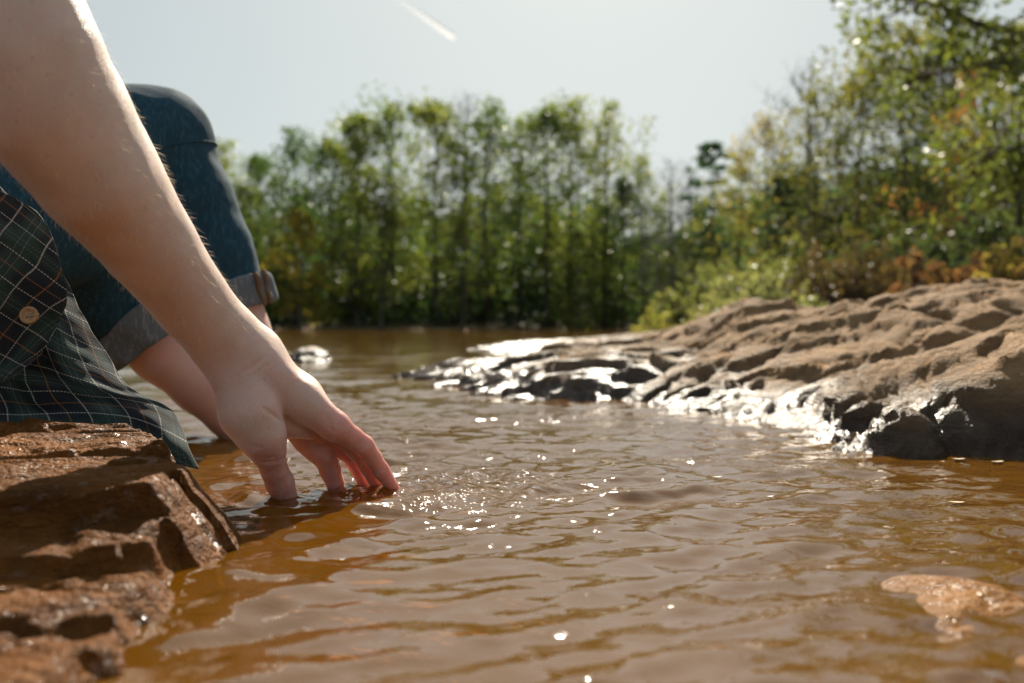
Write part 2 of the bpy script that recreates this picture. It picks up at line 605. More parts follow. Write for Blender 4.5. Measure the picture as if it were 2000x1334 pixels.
M['ground'] = mat_ground()
M['water'] = mat_water()
M['skin'] = mat_skin()
M['hair'] = mat_hair()
M['denim'] = mat_denim("dark_blue_denim", (0.010, 0.033, 0.050), (0.038, 0.098, 0.138))
M['cuff'] = mat_denim("turned_denim_inside", (0.10, 0.125, 0.145), (0.22, 0.25, 0.27))
M['cuff_fray'] = mat_plain("frayed_denim_edge", (0.20, 0.13, 0.075), 0.9)
M['plaid'] = mat_plaid()
M['button'] = mat_plain("horn_button", (0.50, 0.30, 0.13), 0.35)
M['thread'] = mat_plain("cotton_thread", (0.55, 0.42, 0.30), 0.8)
M['leaf'] = mat_leaf()
M['bark'] = mat_bark("grey_brown_bark", (0.13, 0.095, 0.07))
M['pale_bark'] = mat_bark("pale_bark", (0.36, 0.33, 0.29))
M['trail'] = mat_trail()

# ------------------------------------------------------------------ terrain


def axis(fine_lo, fine_hi, step, lo, hi, growth=1.05):
    a = list(np.arange(fine_lo, fine_hi, step))
    s, x = step, a[-1]
    while x < hi:
        s *= growth
        x += s
        a.append(min(x, hi))
    s, x = step, a[0]
    left = []
    while x > lo:
        s *= growth
        x -= s
        left.append(max(x, lo))
    return np.array(left[::-1] + a)


SHORE_Y = np.array([-10, 3.0, 4.2, 8, 15, 30, 48, 57, 400.0])
SHORE_X = np.array([1.6, 1.0, 0.75, 1.0, 2.0, 6.0, 11.5, 14.0, 30.0])


def terrain_h(x, y):
    s = x - np.interp(y, SHORE_Y, SHORE_X) + 0.25 * np.sin(y * 0.9) * smoothstep(4, 12, y)   # >0 on the right bank
    right = np.where(s > 0, 0.035 * s + 0.25 * (1 - np.exp(-s * 0.25)), 0.30 * s)
    t = y - 59.0 - 0.9 * np.sin(x * 0.35)
    far = np.where(t > 0, 0.5 * (1 - np.exp(-t * 0.5)) + 0.05 * np.clip(t, 0, 60), 0.25 * t)
    left = -38 - x + 2.0 * np.sin(y * 0.11)
    far2 = np.where(left > 0, 0.7 * (1 - np.exp(-left * 0.3)) + 0.01 * np.clip(left, 0, 60), 0.25 * left)
    h = np.maximum(np.maximum(right, far), far2)
    bed = -0.10 - 0.05 * smoothstep(1.0, 3.0, y) - 0.9 * smoothstep(3.0, 20.0, y)
    p = np.stack([x.ravel() * 1.7, y.ravel() * 1.7, 0 * x.ravel()], 1)
    nz = fbm(p, 4).reshape(x.shape)
    h = np.maximum(h, bed)
    return h + nz * np.where(h > 0, 0.05, 0.035)


gx = axis(-1.2, 1.6, 0.035, -400, 400, 1.05)
gy = axis(0.2, 3.0, 0.035, -60, 500, 1.05)
XX, YY = np.meshgrid(gx, gy, indexing='ij')
ZZ = terrain_h(XX, YY)
g = obj("ground", mesh_np("ground", np.stack([XX, YY, ZZ], -1).reshape(-1, 3), grid_faces(len(gx), len(gy)), M['ground']))
tag(g, "brown lake bed rising into the leaf-littered wooded banks", "ground", kind="structure")

# ------------------------------------------------------------------ water
HAND_XY = (-0.125, 0.95)


def waves(x, y):
    r = np.random.default_rng(35)
    h = np.zeros_like(x)
    wob = 0.35 * fbm(np.stack([x.ravel() * 2.2, y.ravel() * 2.2, 0 * x.ravel()], 1), 3).reshape(x.shape)
    patch = fbm(np.stack([x.ravel() * 1.5 + 9, y.ravel() * 2.6, 0 * x.ravel() + 4], 1), 3).reshape(x.shape)
    short = 0.65 + 0.9 * smoothstep(-0.15, 0.35, patch)
    rr = np.hypot(x, y)
    for k in range(60):
        long_ = k < 26
        lam = 0.14 * (4.5 ** r.random()) if long_ else 0.034 * (3.2 ** r.random())
        th = math.radians(-90 + r.normal() * (30 if long_ else 42) + 10)
        kx, ky = math.cos(th) * 2 * math.pi / lam, math.sin(th) * 2 * math.pi / lam
        slope = (0.0120 if long_ else 0.0390) * (0.55 + 0.9 * r.random())
        cutoff = np.exp(-(rr / (lam * 45)) ** 2) * (1.0 if long_ else short)
        ph = kx * x + ky * y + r.random() * 6.28 + wob * (0.12 / lam + 1) * 2.0
        h += slope * lam / (2 * math.pi) * (np.sin(ph) - 0.28 * np.cos(2 * ph)) * cutoff
    h *= 1 - 0.75 * np.exp(-(np.hypot(x + 0.16, y - 0.93) / 0.13) ** 2)
    # rings spreading from the fingers
    for (cx, cy, lam, a, ext) in ((-0.118, 0.95, 0.032, 0.0015, 0.14), (-0.205, 0.905, 0.030, 0.0012, 0.09), (-0.165, 0.965, 0.030, 0.0010, 0.06), (-0.14, 0.96, 0.075, 0.0016, 0.42)):
        d = np.hypot(x - cx, y - cy)
        h += a * np.sin(d / lam * 2 * math.pi) * np.exp(-d / ext) * smoothstep(0.0, 0.02, d)
    # choppy water on the lee side of the fingertips
    q = np.exp(-(((x + 0.055) / 0.085) ** 2 + ((y - 0.98) / 0.11) ** 2))
    h += 0.0018 * q * fbm(np.stack([x.ravel() * 75, y.ravel() * 60, 0 * x.ravel()], 1), 2).reshape(x.shape)
    return h


wx = axis(-0.75, 0.75, 0.0031, -60, 60, 1.055)
wy = axis(0.36, 1.7, 0.0032, -8, 66, 1.025)
XX, YY = np.meshgrid(wx, wy, indexing='ij')
ZZ = waves(XX, YY)
w = obj("water", mesh_np("water", np.stack([XX, YY, ZZ], -1).reshape(-1, 3), grid_faces(len(wx), len(wy)), M['water']))
tag(w, "rippled brown lake water reflecting pale sky", "water", kind="structure")

# ------------------------------------------------------------------ rocks


def facets(a, b, cell, seed, off, tilt, crack):
    """broken rock: irregular cells, each a tilted plane, with cracks between them"""
    sh = a.shape
    a, b = a.ravel() / cell, b.ravel() / cell
    ia, ib = np.floor(a).astype(int), np.floor(b).astype(int)
    f1 = np.full(a.size, 9.0); f2 = f1.copy(); z1 = np.zeros(a.size)
    for da in (-1, 0, 1):
        for db in (-1, 0, 1):
            h = _perm[(_perm[(ia + da + int(seed * 7)) & 255] + ib + db) & 255].astype(float)
            j1, j2, j3, j4, j5 = [(h * m_ % 256) / 256.0 for m_ in (1, 57, 91, 133, 201)]
            ca, cb = ia + da + 0.1 + 0.8 * j1, ib + db + 0.1 + 0.8 * j2
            ra, rb = a - ca, b - cb
            d = np.sqrt(ra * ra + rb * rb)
            z = off * (j3 - 0.5) * 2 + tilt * cell * ((j4 - 0.5) * 2 * ra + (j5 - 0.5) * 2 * rb)
            nearer = d < f1
            f2 = np.where(nearer, f1, np.minimum(f2, d))
            z1 = np.where(nearer, z, z1)
            f1 = np.where(nearer, d, f1)
    z1 = z1 - crack * smoothstep(0.10, 0.0, f2 - f1)
    return z1.reshape(sh)


def rock_field(name, ctrl, x0, x1, y0, y1, step, mat, label, detail=0.02, fine=0.006, terrace=None, shear=0.0, seed=0.0, smooth=1e-4, rot=0.5, broken=(), pitted=0.5, sway=0.02, strata=None):
    nx, ny = int((x1 - x0) / step), int((y1 - y0) / step)
    X, Y = np.meshgrid(np.linspace(x0, x1, nx), np.linspace(y0, y1, ny), indexing='ij')
    Z = ctrl(X, Y) if callable(ctrl) else rbf(ctrl, smooth)(X, Y)
    cr, sr = math.cos(rot), math.sin(rot)
    A, Bc = X * cr + Y * sr, -X * sr + Y * cr
    wv = fbm(np.stack([X.ravel() * 3, Y.ravel() * 3, Z.ravel() * 3 + seed + 7], 1), 3).reshape(X.shape)
    A2, B2 = A + 0.12 * wv, Bc + 0.10 * wv

    def f3(sa, sb, sz, o, off=0.0):
        return fbm(np.stack([A2.ravel() * sa, B2.ravel() * sb, Z.ravel() * sz + seed + off], 1), o).reshape(X.shape)
    n1 = f3(2.6, 5.0, 5, 5)
    rid = np.abs(f3(4.5, 11, 12, 4, 5.0))
    n2 = f3(26, 50, 60, 3, 9.0)
    pits = f3(9, 20, 20, 2, 13.0)
    if terrace:
        Z = terrace(X, Y, Z, wv)
    Z = Z + detail * n1 - detail * 0.55 * np.maximum(0, 0.13 - rid) / 0.13 - detail * pitted * smoothstep(0.18, 0.36, pits) + fine * n2
    if strata:
        st_, dip_, amt_ = strata
        ph = (Z + dip_ * B2 + 0.06 * wv) / st_
        fr_ = ph - np.floor(ph)
        Z = Z + st_ * amt_ * (smoothstep(0.80, 0.98, fr_) - fr_)
    for cell_, off_, tilt_, crack_ in broken:
        Z = Z + facets(A2 * 0.45, B2, cell_, seed + cell_, off_, tilt_, crack_)
    Zf = Z
    # sideways push so that lips overhang a little
    wx_ = noise(np.stack([X.ravel() * 9, Y.ravel() * 9, Z.ravel() * 30 + 3 + seed], 1)).reshape(X.shape)
    wy_ = noise(np.stack([X.ravel() * 9, Y.ravel() * 9, Z.ravel() * 30 + 40 + seed], 1)).reshape(X.shape)
    V = np.stack([X + sway * wx_, Y + sway * wy_ - shear * np.clip(Z, 0, 0.2), Zf], -1).reshape(-1, 3)
    F = grid_faces(nx, ny)
    keep = (V[:, 2][F] > -0.14).any(1)
    F = F[keep]
    used = np.unique(F)
    mp = np.full(len(V), -1)
    mp[used] = np.arange(len(used))
    o = obj(name, mesh_np(name, V[used], mp[F], mat))
    tag(o, label, "rock")
    return o


def C(u, v, d):
    q = P(u, v, d)
    return (q[0], q[1], q[2])


def Wl(u, v, z=0.0):      # point at height z seen at pixel
    d = (CAM_H - z) * F_PX / (v - HORIZON)
    return ((u - 1000) / F_PX * d, d, z)


boulder = [
    Wl(1160, 785, -0.02), Wl(1200, 790, -0.01), Wl(1300, 808, -0.01), Wl(1400, 822), Wl(1480, 836), Wl(1560, 856), Wl(1620, 872), Wl(1680, 882), Wl(1740, 890), Wl(1860, 898), Wl(2000, 900),
    (0.80, 1.10, 0.0), (1.1, 1.03, 0.0), (1.5, 0.98, 0.0),
    (0.05, 2.2, -0.10), (0.2, 1.75, -0.10), (0.36, 1.3, -0.12), (0.5, 1.05, -0.12), (0.8, 0.95, -0.14), (1.4, 0.8, -0.14),
    # wet incline
    C(1260, 740, 2.25), C(1360, 745, 2.05), C(1450, 740, 1.95), C(1560, 770, 1.62), C(1620, 740, 1.70), C(1330, 700, 2.55),
    # lip above the dark face
    C(1640, 705, 1.62), C(1720, 685, 1.62), C(1790, 765, 1.31), C(1800, 700, 1.50), C(1880, 735, 1.27), C(1960, 722, 1.245), C(2060, 725, 1.225), C(2200, 700, 1.20),
    # cleft
    C(1650, 790, 1.46), C(1700, 800, 1.44), C(1760, 825, 1.33),
    # ridge
    C(1270, 655, 3.3), C(1370, 632, 3.05), C(1425, 605, 2.75), C(1480, 584, 2.6), C(1540, 600, 2.65), C(1700, 592, 2.55), C(1830, 562, 2.45), C(2000, 550, 2.35), C(2250, 530, 2.3), C(2500, 520, 2.2),
    # mid slope
    C(1480, 650, 2.3), C(1650, 650, 2.05), C(1850, 640, 1.9), C(1990, 640, 1.8),
    # back
    (0.55, 3.9, 0.06), (0.9, 3.6, 0.10), (1.4, 3.5, 0.13), (2.2, 3.4, 0.15), (0.6, 4.6, 0.02), (1.6, 4.4, 0.08), (2.4, 4.4, 0.1), (2.4, 2.0, 0.3), (2.4, 1.3, 0.1),
]
rock_field("boulder", boulder, 0.0, 2.3, 0.85, 4.4, 0.0085, M['boulder'],
           "big tan rock outcrop sloping into the lake on the right, wet at its foot", detail=0.012, fine=0.006, seed=3.0, rot=0.75, pitted=0.9, strata=(0.055, 0.30, 0.24), broken=((0.42, 0.010, 0.10, 0.018), (0.14, 0.0025, 0.10, 0.005), (0.045, 0.0010, 0.12, 0.0015)))

slab = [
    Wl(700, 738, -0.03), Wl(760, 741), Wl(850, 748), Wl(930, 770), Wl(1000, 777), Wl(1080, 780), Wl(1150, 780),
    (-0.45, 2.6, -0.12), (-0.2, 2.05, -0.12), (0.1, 1.9, -0.12), (0.3, 1.9, -0.1),
    C(830, 710, 3.1), C(890, 692, 3.15), C(950, 718, 2.65), C(1010, 740, 2.30), C(1080, 716, 2.28), C(1160, 697, 2.32), C(1240, 690, 2.36), C(1290, 690, 2.4),
    C(1070, 690, 3.0), C(1170, 672, 3.4), C(990, 705, 3.0), C(1280, 662, 3.3),
    (-0.45, 3.6, -0.06), (-0.2, 3.75, -0.05), (0.1, 4.1, -0.02), (0.5, 4.2, 0.03), (0.9, 3.8, 0.05), (0.9, 2.6, 0.08), (-0.7, 3.2, -0.1),
]
rock_field("low_slab", slab, -0.62, 0.75, 1.85, 4.2, 0.009, M['slab'],
           "low glistening wet rock slab running out into the water left of the big outcrop", detail=0.009, fine=0.004, seed=11.0, rot=0.5, strata=(0.035, 0.22, 0.45), broken=((0.26, 0.005, 0.10, 0.008), (0.10, 0.002, 0.14, 0.003)))

far_slab = [
    (-0.45, 7.0, -0.05), (-0.25, 6.9, 0.01), (0.0, 6.8, 0.045), (0.3, 6.6, 0.06), (0.62, 6.2, 0.09), (1.2, 6.3, 0.13), (1.8, 6.2, 0.16),
    (-0.3, 6.3, -0.08), (0.0, 5.9, -0.06), (0.35, 5.3, -0.03), (0.8, 5.0, 0.04), (1.6, 4.8, 0.08),
    (0.0, 7.6, -0.03), (0.5, 8.0, 0.03), (1.2, 8.5, 0.09), (2.0, 8.6, 0.14), (-0.4, 8.0, -0.1),
]
rock_field("far_slab", far_slab, -0.6, 2.0, 4.8, 8.6, 0.02, M['slab'],
           "pale flat rock shelf far behind the low wet slab, under the bushes", detail=0.03, fine=0.004, seed=21.0, rot=0.2)


def small_rock(name, cx, cy, rx, ry, hgt, mat, label, seed, step=0.004):
    ctrl = [(cx, cy, hgt)]
    for a in np.linspace(0, 2 * math.pi, 9)[:-1]:
        ctrl.append((cx + rx * math.cos(a), cy + ry * math.sin(a), 0.0))
        ctrl.append((cx + 0.55 * rx * math.cos(a), cy + 0.55 * ry * math.sin(a), hgt * 0.75))
        ctrl.append((cx + 1.35 * rx * math.cos(a), cy + 1.35 * ry * math.sin(a), -0.09))
    return rock_field(name, ctrl, cx - rx * 1.5, cx + rx * 1.5, cy - ry * 1.5, cy + ry * 1.5, step, mat, label, detail=hgt * 0.35, fine=0.003, seed=seed)


small_rock("wet_stone", -0.945, 4.62, 0.12, 0.16, 0.072, M['slab'], "small lone wet rock poking out of the water behind the wrist", 31.0, 0.006)
small_rock("front_stone", 0.485, 1.225, 0.055, 0.06, 0.060, M['boulder'], "small dark knob of rock in front of the outcrop's shaded face", 41.0, 0.003)

sunk = [
    (0.145, 0.52, -0.06), (0.13, 0.40, -0.06), (0.19, 0.69, -0.06), (0.215, 0.635, -0.006), (0.30, 0.625, -0.003), (0.205, 0.55, -0.006), (0.185, 0.46, -0.006),
    (0.34, 0.55, -0.0035), (0.40, 0.62, -0.004), (0.27, 0.50, -0.0035), (0.26, 0.42, -0.0035), (0.30, 0.74, -0.06), (0.45, 0.74, -0.06), (0.5, 0.45, -0.004), (0.40, 0.35, -0.004), (0.17, 0.33, -0.03),
]
rock_field("sunken_rock", sunk, 0.10, 0.56, 0.28, 0.78, 0.003, M['sunk'],
           "orange rock barely breaking the surface at the bottom right corner", detail=0.007, fine=0.0016, seed=51.0, sway=0.008, pitted=0.2, broken=((0.09, 0.0010, 0.03, 0.002),))

EDGE_Y = np.array([0.20, 0.43, 0.55, 0.69, 0.78, 0.87, 0.96, 1.08, 1.3])
EDGE_X = np.array([-0.186, -0.190, -0.180, -0.196, -0.222, -0.268, -0.36, -0.46, -0.75])


def ledge_plates(X, Y):
    """flat-bedded stone: plates stepping down towards the camera, broken off along the right-hand edge"""
    def nz(f, o, k):
        return fbm(np.stack([X.ravel() * f, Y.ravel() * f, np.full(X.size, k)], 1), o).reshape(X.shape)
    jag = 0.020 * nz(5, 2, 3.0) + facets(X, Y, 0.055, 5.0, 0.010, 0.0, 0.0)
    yp = Y - 0.33 * (X + 0.25) + jag
    L = -0.05 + 0.0 * X
    for y0, step in ((0.32, 0.0630), (0.475, 0.0070), (0.557, 0.0120), (0.642, 0.0195), (0.80, 0.005), (0.90, 0.004)):
        L = L + step * smoothstep(y0 - 0.0035, y0 + 0.0035, yp)
    L = L + 0.030 * np.clip(yp - 0.60, 0, 0.3) * (yp > 0.642) + 0.022 * np.clip(-0.35 - X, 0, 1.0)
    e = np.interp(Y, EDGE_Y, EDGE_X) - X + 0.016 * nz(9, 3, 8.0) + facets(X, Y, 0.045, 9.0, 0.008, 0.0, 0.0)
    side = np.where(e > 0, 1.6 * e - 0.006, 2.2 * e - 0.006)
    side = side + 0.010 * np.floor(side / 0.016) * 0.0
    return np.minimum(L, side)


rock_field("seat_ledge", ledge_plates, -1.15, -0.10, 0.26, 1.24, 0.0027, M['ledge'],
           "wet brown layered rock ledge in the left corner under the plaid shirt", detail=0.0045, fine=0.0020, seed=61.0, rot=0.3, shear=0.30, pitted=0.3, sway=0.006,
           broken=((0.10, 0.0006, 0.03, 0.0035), (0.035, 0.0004, 0.06, 0.0008)))

# ------------------------------------------------------------------ trees


def leaves(centres, radii, per, size, r, flat=0.0):
    n = len(centres) * per
    c = np.repeat(centres, per, 0)
    rad = np.repeat(radii, per)[:, None]
    off = r.normal(size=(n, 3))
    off /= np.linalg.norm(off, axis=1, keepdims=True) + 1e-9
    off *= (r.random((n, 1)) ** 0.45)
    off[:, 2] *= (1 - flat)
    p = c + off * rad
    a = r.normal(size=(n, 3)); a /= np.linalg.norm(a, axis=1, keepdims=True)
    b = np.cross(a, r.normal(size=(n, 3))); b /= np.linalg.norm(b, axis=1, keepdims=True) + 1e-9
    s = size * (0.6 + 0.8 * r.random((n, 1)))
    V = np.stack([p - a * s * 0.5, p + b * s * 0.3, p + a * s * 0.5, p - b * s * 0.3], 1).reshape(-1, 3)
    F = np.arange(n * 4).reshape(-1, 4)
    clump = np.repeat(r.random(len(centres)), per)
    lv = np.clip(0.55 * clump + 0.45 * r.random(n), 0, 1)
    return V, F, lv


def crown_mesh(name, V, F, lv):
    me = mesh_np(name, V, F, M['leaf'], smooth=False)
    add_attr(me, "leafvar", lv, 'FACE')
    return me


def grow(seed, H, base, R, nb, clumps, per, leaf, clump_r, top=0.35, flat=0.0, lean=0.03, trunk_r=None, mat='bark', twigs=0):
    """a tapered trunk with limbs, and leaf clumps along the limbs; returns trunk mesh, crown mesh (or None)"""
    r = np.random.default_rng(seed)
    tr = trunk_r or H * 0.012
    zs = np.linspace(-0.4, H, 9)
    path = np.stack([np.cumsum(r.normal(size=9)) * lean * H / 9, np.cumsum(r.normal(size=9)) * lean * H / 9, zs], 1)
    A = Acc()
    A.add(tube(path, tr * np.linspace(1.15, 0.12, 9), 7))
    cs, rs = [], []
    for k in range(nb):
        t = base + (1 - base) * (k + r.random()) / nb
        z0 = t * H
        org = np.array([np.interp(z0, zs, path[:, i]) for i in range(3)])
        az = k * 2.399 + r.normal() * 0.4
        s = (t - base) / (1 - base)
        prof = R * (0.45 + 0.75 * math.sin(math.pi * min(1, s * 0.75 + 0.2))) * (1 - 0.75 * max(0, s - (1 - top)) / top * 0.9)
        L = prof * (0.6 + 0.6 * r.random())
        rise = 0.25 + 0.5 * s + r.normal() * 0.12
        end = org + L * np.array([math.cos(az), math.sin(az), rise])
        mid = (org + end) / 2 + np.array([0, 0, -0.06 * L]) + r.normal(size=3) * 0.05 * L
        br = tr * 0.34 * (1 - 0.7 * s)
        A.add(tube(np.array([org, mid, end]), [br, br * 0.6, br * 0.18], 4))
        for tw in range(twigs):
            o2 = mid + (end - mid) * r.random()
            e2 = o2 + L * 0.45 * (r.normal(size=3) * 0.6 + np.array([0, 0, 0.5]))
            A.add(tube(np.array([o2, (o2 + e2) / 2 + r.normal(size=3) * 0.03 * L, e2]), [br * 0.4, br * 0.3, br * 0.1], 3))
        for j in range(clumps):
            q = 0.35 + 0.7 * (j + r.random()) / max(1, clumps)
            cs.append(org + (end - org) * q + r.normal(size=3) * 0.16 * L)
            rs.append(clump_r * (0.6 + 0.7 * r.random()))
    V, F = A.get()
    tm = mesh_np("trunk", V, F, M[mat])
    if not cs or per == 0:
        return tm, None
    Vl, Fl, lv = leaves(np.array(cs), np.array(rs), per, leaf, r, flat)
    return tm, crown_mesh("crown", Vl, Fl, lv)


def place_tree(name, meshes, x, y, sc, rz, col, label, cat="tree", group=None, crown_name="crown", trunk_name="trunk", z=None, sz=None):
    e = empty(name, (x, y, float(terrain_h(np.array([x]), np.array([y]))[0]) if z is None else z))
    e.rotation_euler[2] = rz
    e.scale = (sc, sc, sz or sc)
    t = obj(trunk_name, meshes[0], e)
    if meshes[1] is not None:
        c = obj(crown_name, meshes[1], e)
        c.color = (*col, 1)
    tag(e, label, cat, group)
    return e


FAR = [grow(100 + i, 13.0, (0.08, 0.2, 0.06, 0.14, 0.1)[i], (2.9, 3.7, 2.5, 3.3, 3.0)[i], (44, 34, 52, 38, 44)[i], 3, 36, 0.26, (0.80, 1.0, 0.68, 0.92, 0.8)[i], top=(0.3, 0.5, 0.25, 0.4, 0.3)[i], lean=0.05) for i in range(5)]
THIN = [grow(130 + i, 13.0, 0.14, 2.5, 38, 3, 17, 0.25, 0.72, top=0.3, twigs=2) for i in range(3)]
BARE = [grow(150 + i, 12.0, 0.30, 2.2, 44, 0, 0, 0.1, 0.3, twigs=9, mat='pale_bark', trunk_r=0.24, lean=0.05) for i in range(2)]
PINE = [grow(160, 13.0, 0.38, 1.9, 30, 3, 34, 0.26, 0.50, flat=0.6)]
G1, G2, G3, YEL, OLV, DRK, ORG = (0.050, 0.080, 0.024), (0.075, 0.100, 0.024), (0.115, 0.125, 0.028), (0.22, 0.165, 0.022), (0.13, 0.125, 0.03), (0.022, 0.045, 0.022), (0.18, 0.080, 0.024)


def far_tree(u, vtop, y, meshes, col, label, wide=1.0, name="tree", group="trees along the far shore", rz=None):
    x = (u - 1000) / F_PX * y
    H = CAM_H + (HORIZON - vtop) / F_PX * y - 0.3
    base = {id(m): 13.0 for m in FAR + THIN + PINE}
    h0 = 12.0 if meshes in BARE else 13.0
    sz = H / (h0 * 1.03)
    return place_tree(name, meshes, x, y, sz * wide, random.random() * 6.28 if rz is None else rz, col, label, group=group, sz=sz)


far_tree(745, 380, 58.5, FAR[1], (0.09, 0.10, 0.025), "low spreading yellow-green tree before the first high clump", wide=1.1)
far_tree(905, 400, 58.3, THIN[1], G3, "short open tree at the water's edge left of the centre gap", wide=1.3)
far_tree(1130, 420, 58, FAR[2], G3, "short bushy tree at the water's edge right of the centre gap", wide=1.3)
far_tree(1285, 345, 56, THIN[1], (0.10, 0.115, 0.03), "slim pale-green tree filling the foot of the sky gap", wide=1.1)
far_tree(1335, 405, 54, FAR[3], (0.085, 0.10, 0.03), "rounded low tree under the two leafless trees", wide=1.3)
far_tree(1388, 390, 50, FAR[0], (0.095, 0.105, 0.03), "leafy low tree at the foot of the dark pine", wide=1.2)
far_tree(330, 300, 61, FAR[0], G2, "green shore tree hidden mostly behind the bent denim knee")
far_tree(425, 285, 61, FAR[1], G3, "light green shore tree just right of the denim knee")
far_tree(500, 305, 62, FAR[2], G2, "short rounded green shore tree second right of the denim knee")
far_tree(572, 262, 61, FAR[3], G1, "darker green shore tree third right of the denim knee")
far_tree(585, 400, 59.5, FAR[4], YEL, "small golden-yellow tree low on the far shore in front of green ones", wide=1.15, name="yellow_tree")
far_tree(650, 285, 63, FAR[0], G1, "dark green shore tree between the yellow tree and the tall left clump")
far_tree(705, 225, 61, FAR[2], G3, "tall bushy shore tree, left half of the first high clump", wide=1.1)
far_tree(770, 215, 62, FAR[1], G2, "tall bushy shore tree, right half of the first high clump", wide=1.05)
far_tree(850, 205, 61, FAR[4], G3, "tall pointed shore tree at the centre-left of the skyline")
far_tree(905, 190, 64, BARE[0], G1, "thin bare-topped tree rising above the centre skyline", name="bare_tree")
far_tree(950, 215, 61, FAR[3], G2, "tall green shore tree directly left of the bright centre gap")
far_tree(1015, 245, 63, THIN[0], G3, "sparse pale green tree standing in the bright centre gap")
far_tree(1065, 215, 61, FAR[0], G2, "tall green shore tree directly right of the bright centre gap")
far_tree(1110, 205, 62, FAR[1], (0.12, 0.125, 0.022), "tall yellow-topped shore tree right of the centre gap")
far_tree(1180, 205, 61, THIN[1], G3, "tall thin-leaved shore tree with sky showing through, right of centre")
far_tree(1215, 330, 59, FAR[2], G1, "lower dark green tree in front, right of the thin-leaved tree")
far_tree(1255, 300, 60, THIN[2], G3, "open yellow-green tree at the right end of the far shore line")
far_tree(1310, 260, 55, BARE[1], G1, "pale leafless tree with forked limbs against the sky gap", name="bare_tree")
far_tree(1345, 300, 57, BARE[0], G1, "second leafless tree, right of the forked one in the sky gap", name="bare_tree", rz=2.0)
far_tree(1395, 235, 48, PINE[0], DRK, "dark layered pine right of the leafless trees", name="pine_tree")

NEAR = "trees on the right bank"
far_tree(1440, 270, 40, THIN[0], OLV, "slender olive-yellow tree at the left end of the right bank", group=NEAR)
far_tree(1500, 215, 38, THIN[1], (0.17, 0.13, 0.025), "golden thin-leaved tree second from the left on the right bank", group=NEAR)
far_tree(1520, 330, 33, PINE[0], DRK, "small dark pine in front of the golden bank trees", name="pine_tree", group=NEAR, wide=0.9)
far_tree(1575, 110, 36, BARE[0], G1, "tall bare twiggy tree reaching highest at the sky's right edge", name="bare_tree", group=NEAR, rz=1.1)
far_tree(1590, 170, 35, THIN[2], OLV, "tall olive tree below the overhanging dark limb", group=NEAR)
far_tree(1680, 130, 33, FAR[3], (0.10, 0.10, 0.025), "tall dense olive-green tree right of the bare twiggy one", group=NEAR)
far_tree(1770, 60, 31, FAR[1], (0.11, 0.10, 0.022), "broad yellow-green tree in the middle of the right bank", group=NEAR)
far_tree(1850, 90, 28, FAR[4], (0.045, 0.06, 0.02), "dark green tree behind the rust-leaved one", group=NEAR)
far_tree(1905, 150, 24, THIN[0], ORG, "rust-orange autumn tree near the right edge", name="autumn_tree", group=NEAR)
far_tree(1990, 60, 22, FAR[2], (0.13, 0.125, 0.02), "bright mossy-green tree cut by the right edge", group=NEAR)
far_tree(2120, 20, 24, FAR[0], G2, "green tree past the right edge of the bank", group=NEAR)

# the wood behind: one mass
WA, WT = [], Acc()
r_ = np.random.default_rng(77)
wood = []
nwood = 0
for row, (yy, n) in enumerate(((67, 40), (74, 40), (84, 38))):
    for k in range(n):
        x = -46 + 80 * (k + r_.random() * 0.8) / n
        H = (5.5 + 3.0 * r_.random()) * yy / 67 * (0.7 if 9 < x < 14.5 else 1.0)
        nc = 46
        t = r_.random(nc) ** 1.3
        a = r_.random(nc) * 6.28
        rad = 2.1 * np.sin(np.pi * (0.18 + 0.75 * t)) * np.sqrt(r_.random(nc))
        cs = np.stack([x + rad * np.cos(a), yy + rad * np.sin(a), 0.4 + 0.05 * (yy - 60) + t * H], 1)
        wood.append(leaves(cs, np.full(nc, 0.85), 22, 0.40, r_))
for k in range(40):       # behind the right bank
    y = 40 + 24 * r_.random()
    x = (1480 + 620 * r_.random() - 1000) / F_PX * y
    H = (4 + 3.0 * r_.random()) * y / 45
    nc = 46
    t = r_.random(nc) ** 0.8
    a = r_.random(nc) * 6.28
    rad = 1.9 * np.sin(np.pi * (0.18 + 0.75 * t)) * np.sqrt(r_.random(nc))
    cs = np.stack([x + rad * np.cos(a), y + rad * np.sin(a), 0.8 + t * H], 1)
    wood.append(leaves(cs, np.full(nc, 0.75), 20, 0.36, r_))
for k in range(46):       # and round the left-hand bank
    y = -20 + 84 * (k + r_.random()) / 46
    x = -41 - 7 * r_.random()
    H = 6 + 5 * r_.random()
    nc = 50
    t = r_.random(nc) ** 1.1
    a = r_.random(nc) * 6.28
    rad = 2.2 * np.sin(np.pi * (0.18 + 0.75 * t)) * np.sqrt(r_.random(nc))
    cs = np.stack([x + rad * np.cos(a), y + rad * np.sin(a), 0.6 + t * H], 1)
    wood.append(leaves(cs, np.full(nc, 0.85), 20, 0.38, r_))
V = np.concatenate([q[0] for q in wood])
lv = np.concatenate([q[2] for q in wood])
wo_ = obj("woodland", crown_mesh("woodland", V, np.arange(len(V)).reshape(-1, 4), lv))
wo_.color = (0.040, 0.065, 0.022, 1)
tag(wo_, "dim green mass of woodland filling in behind the shore trees", "woodland", kind="stuff")

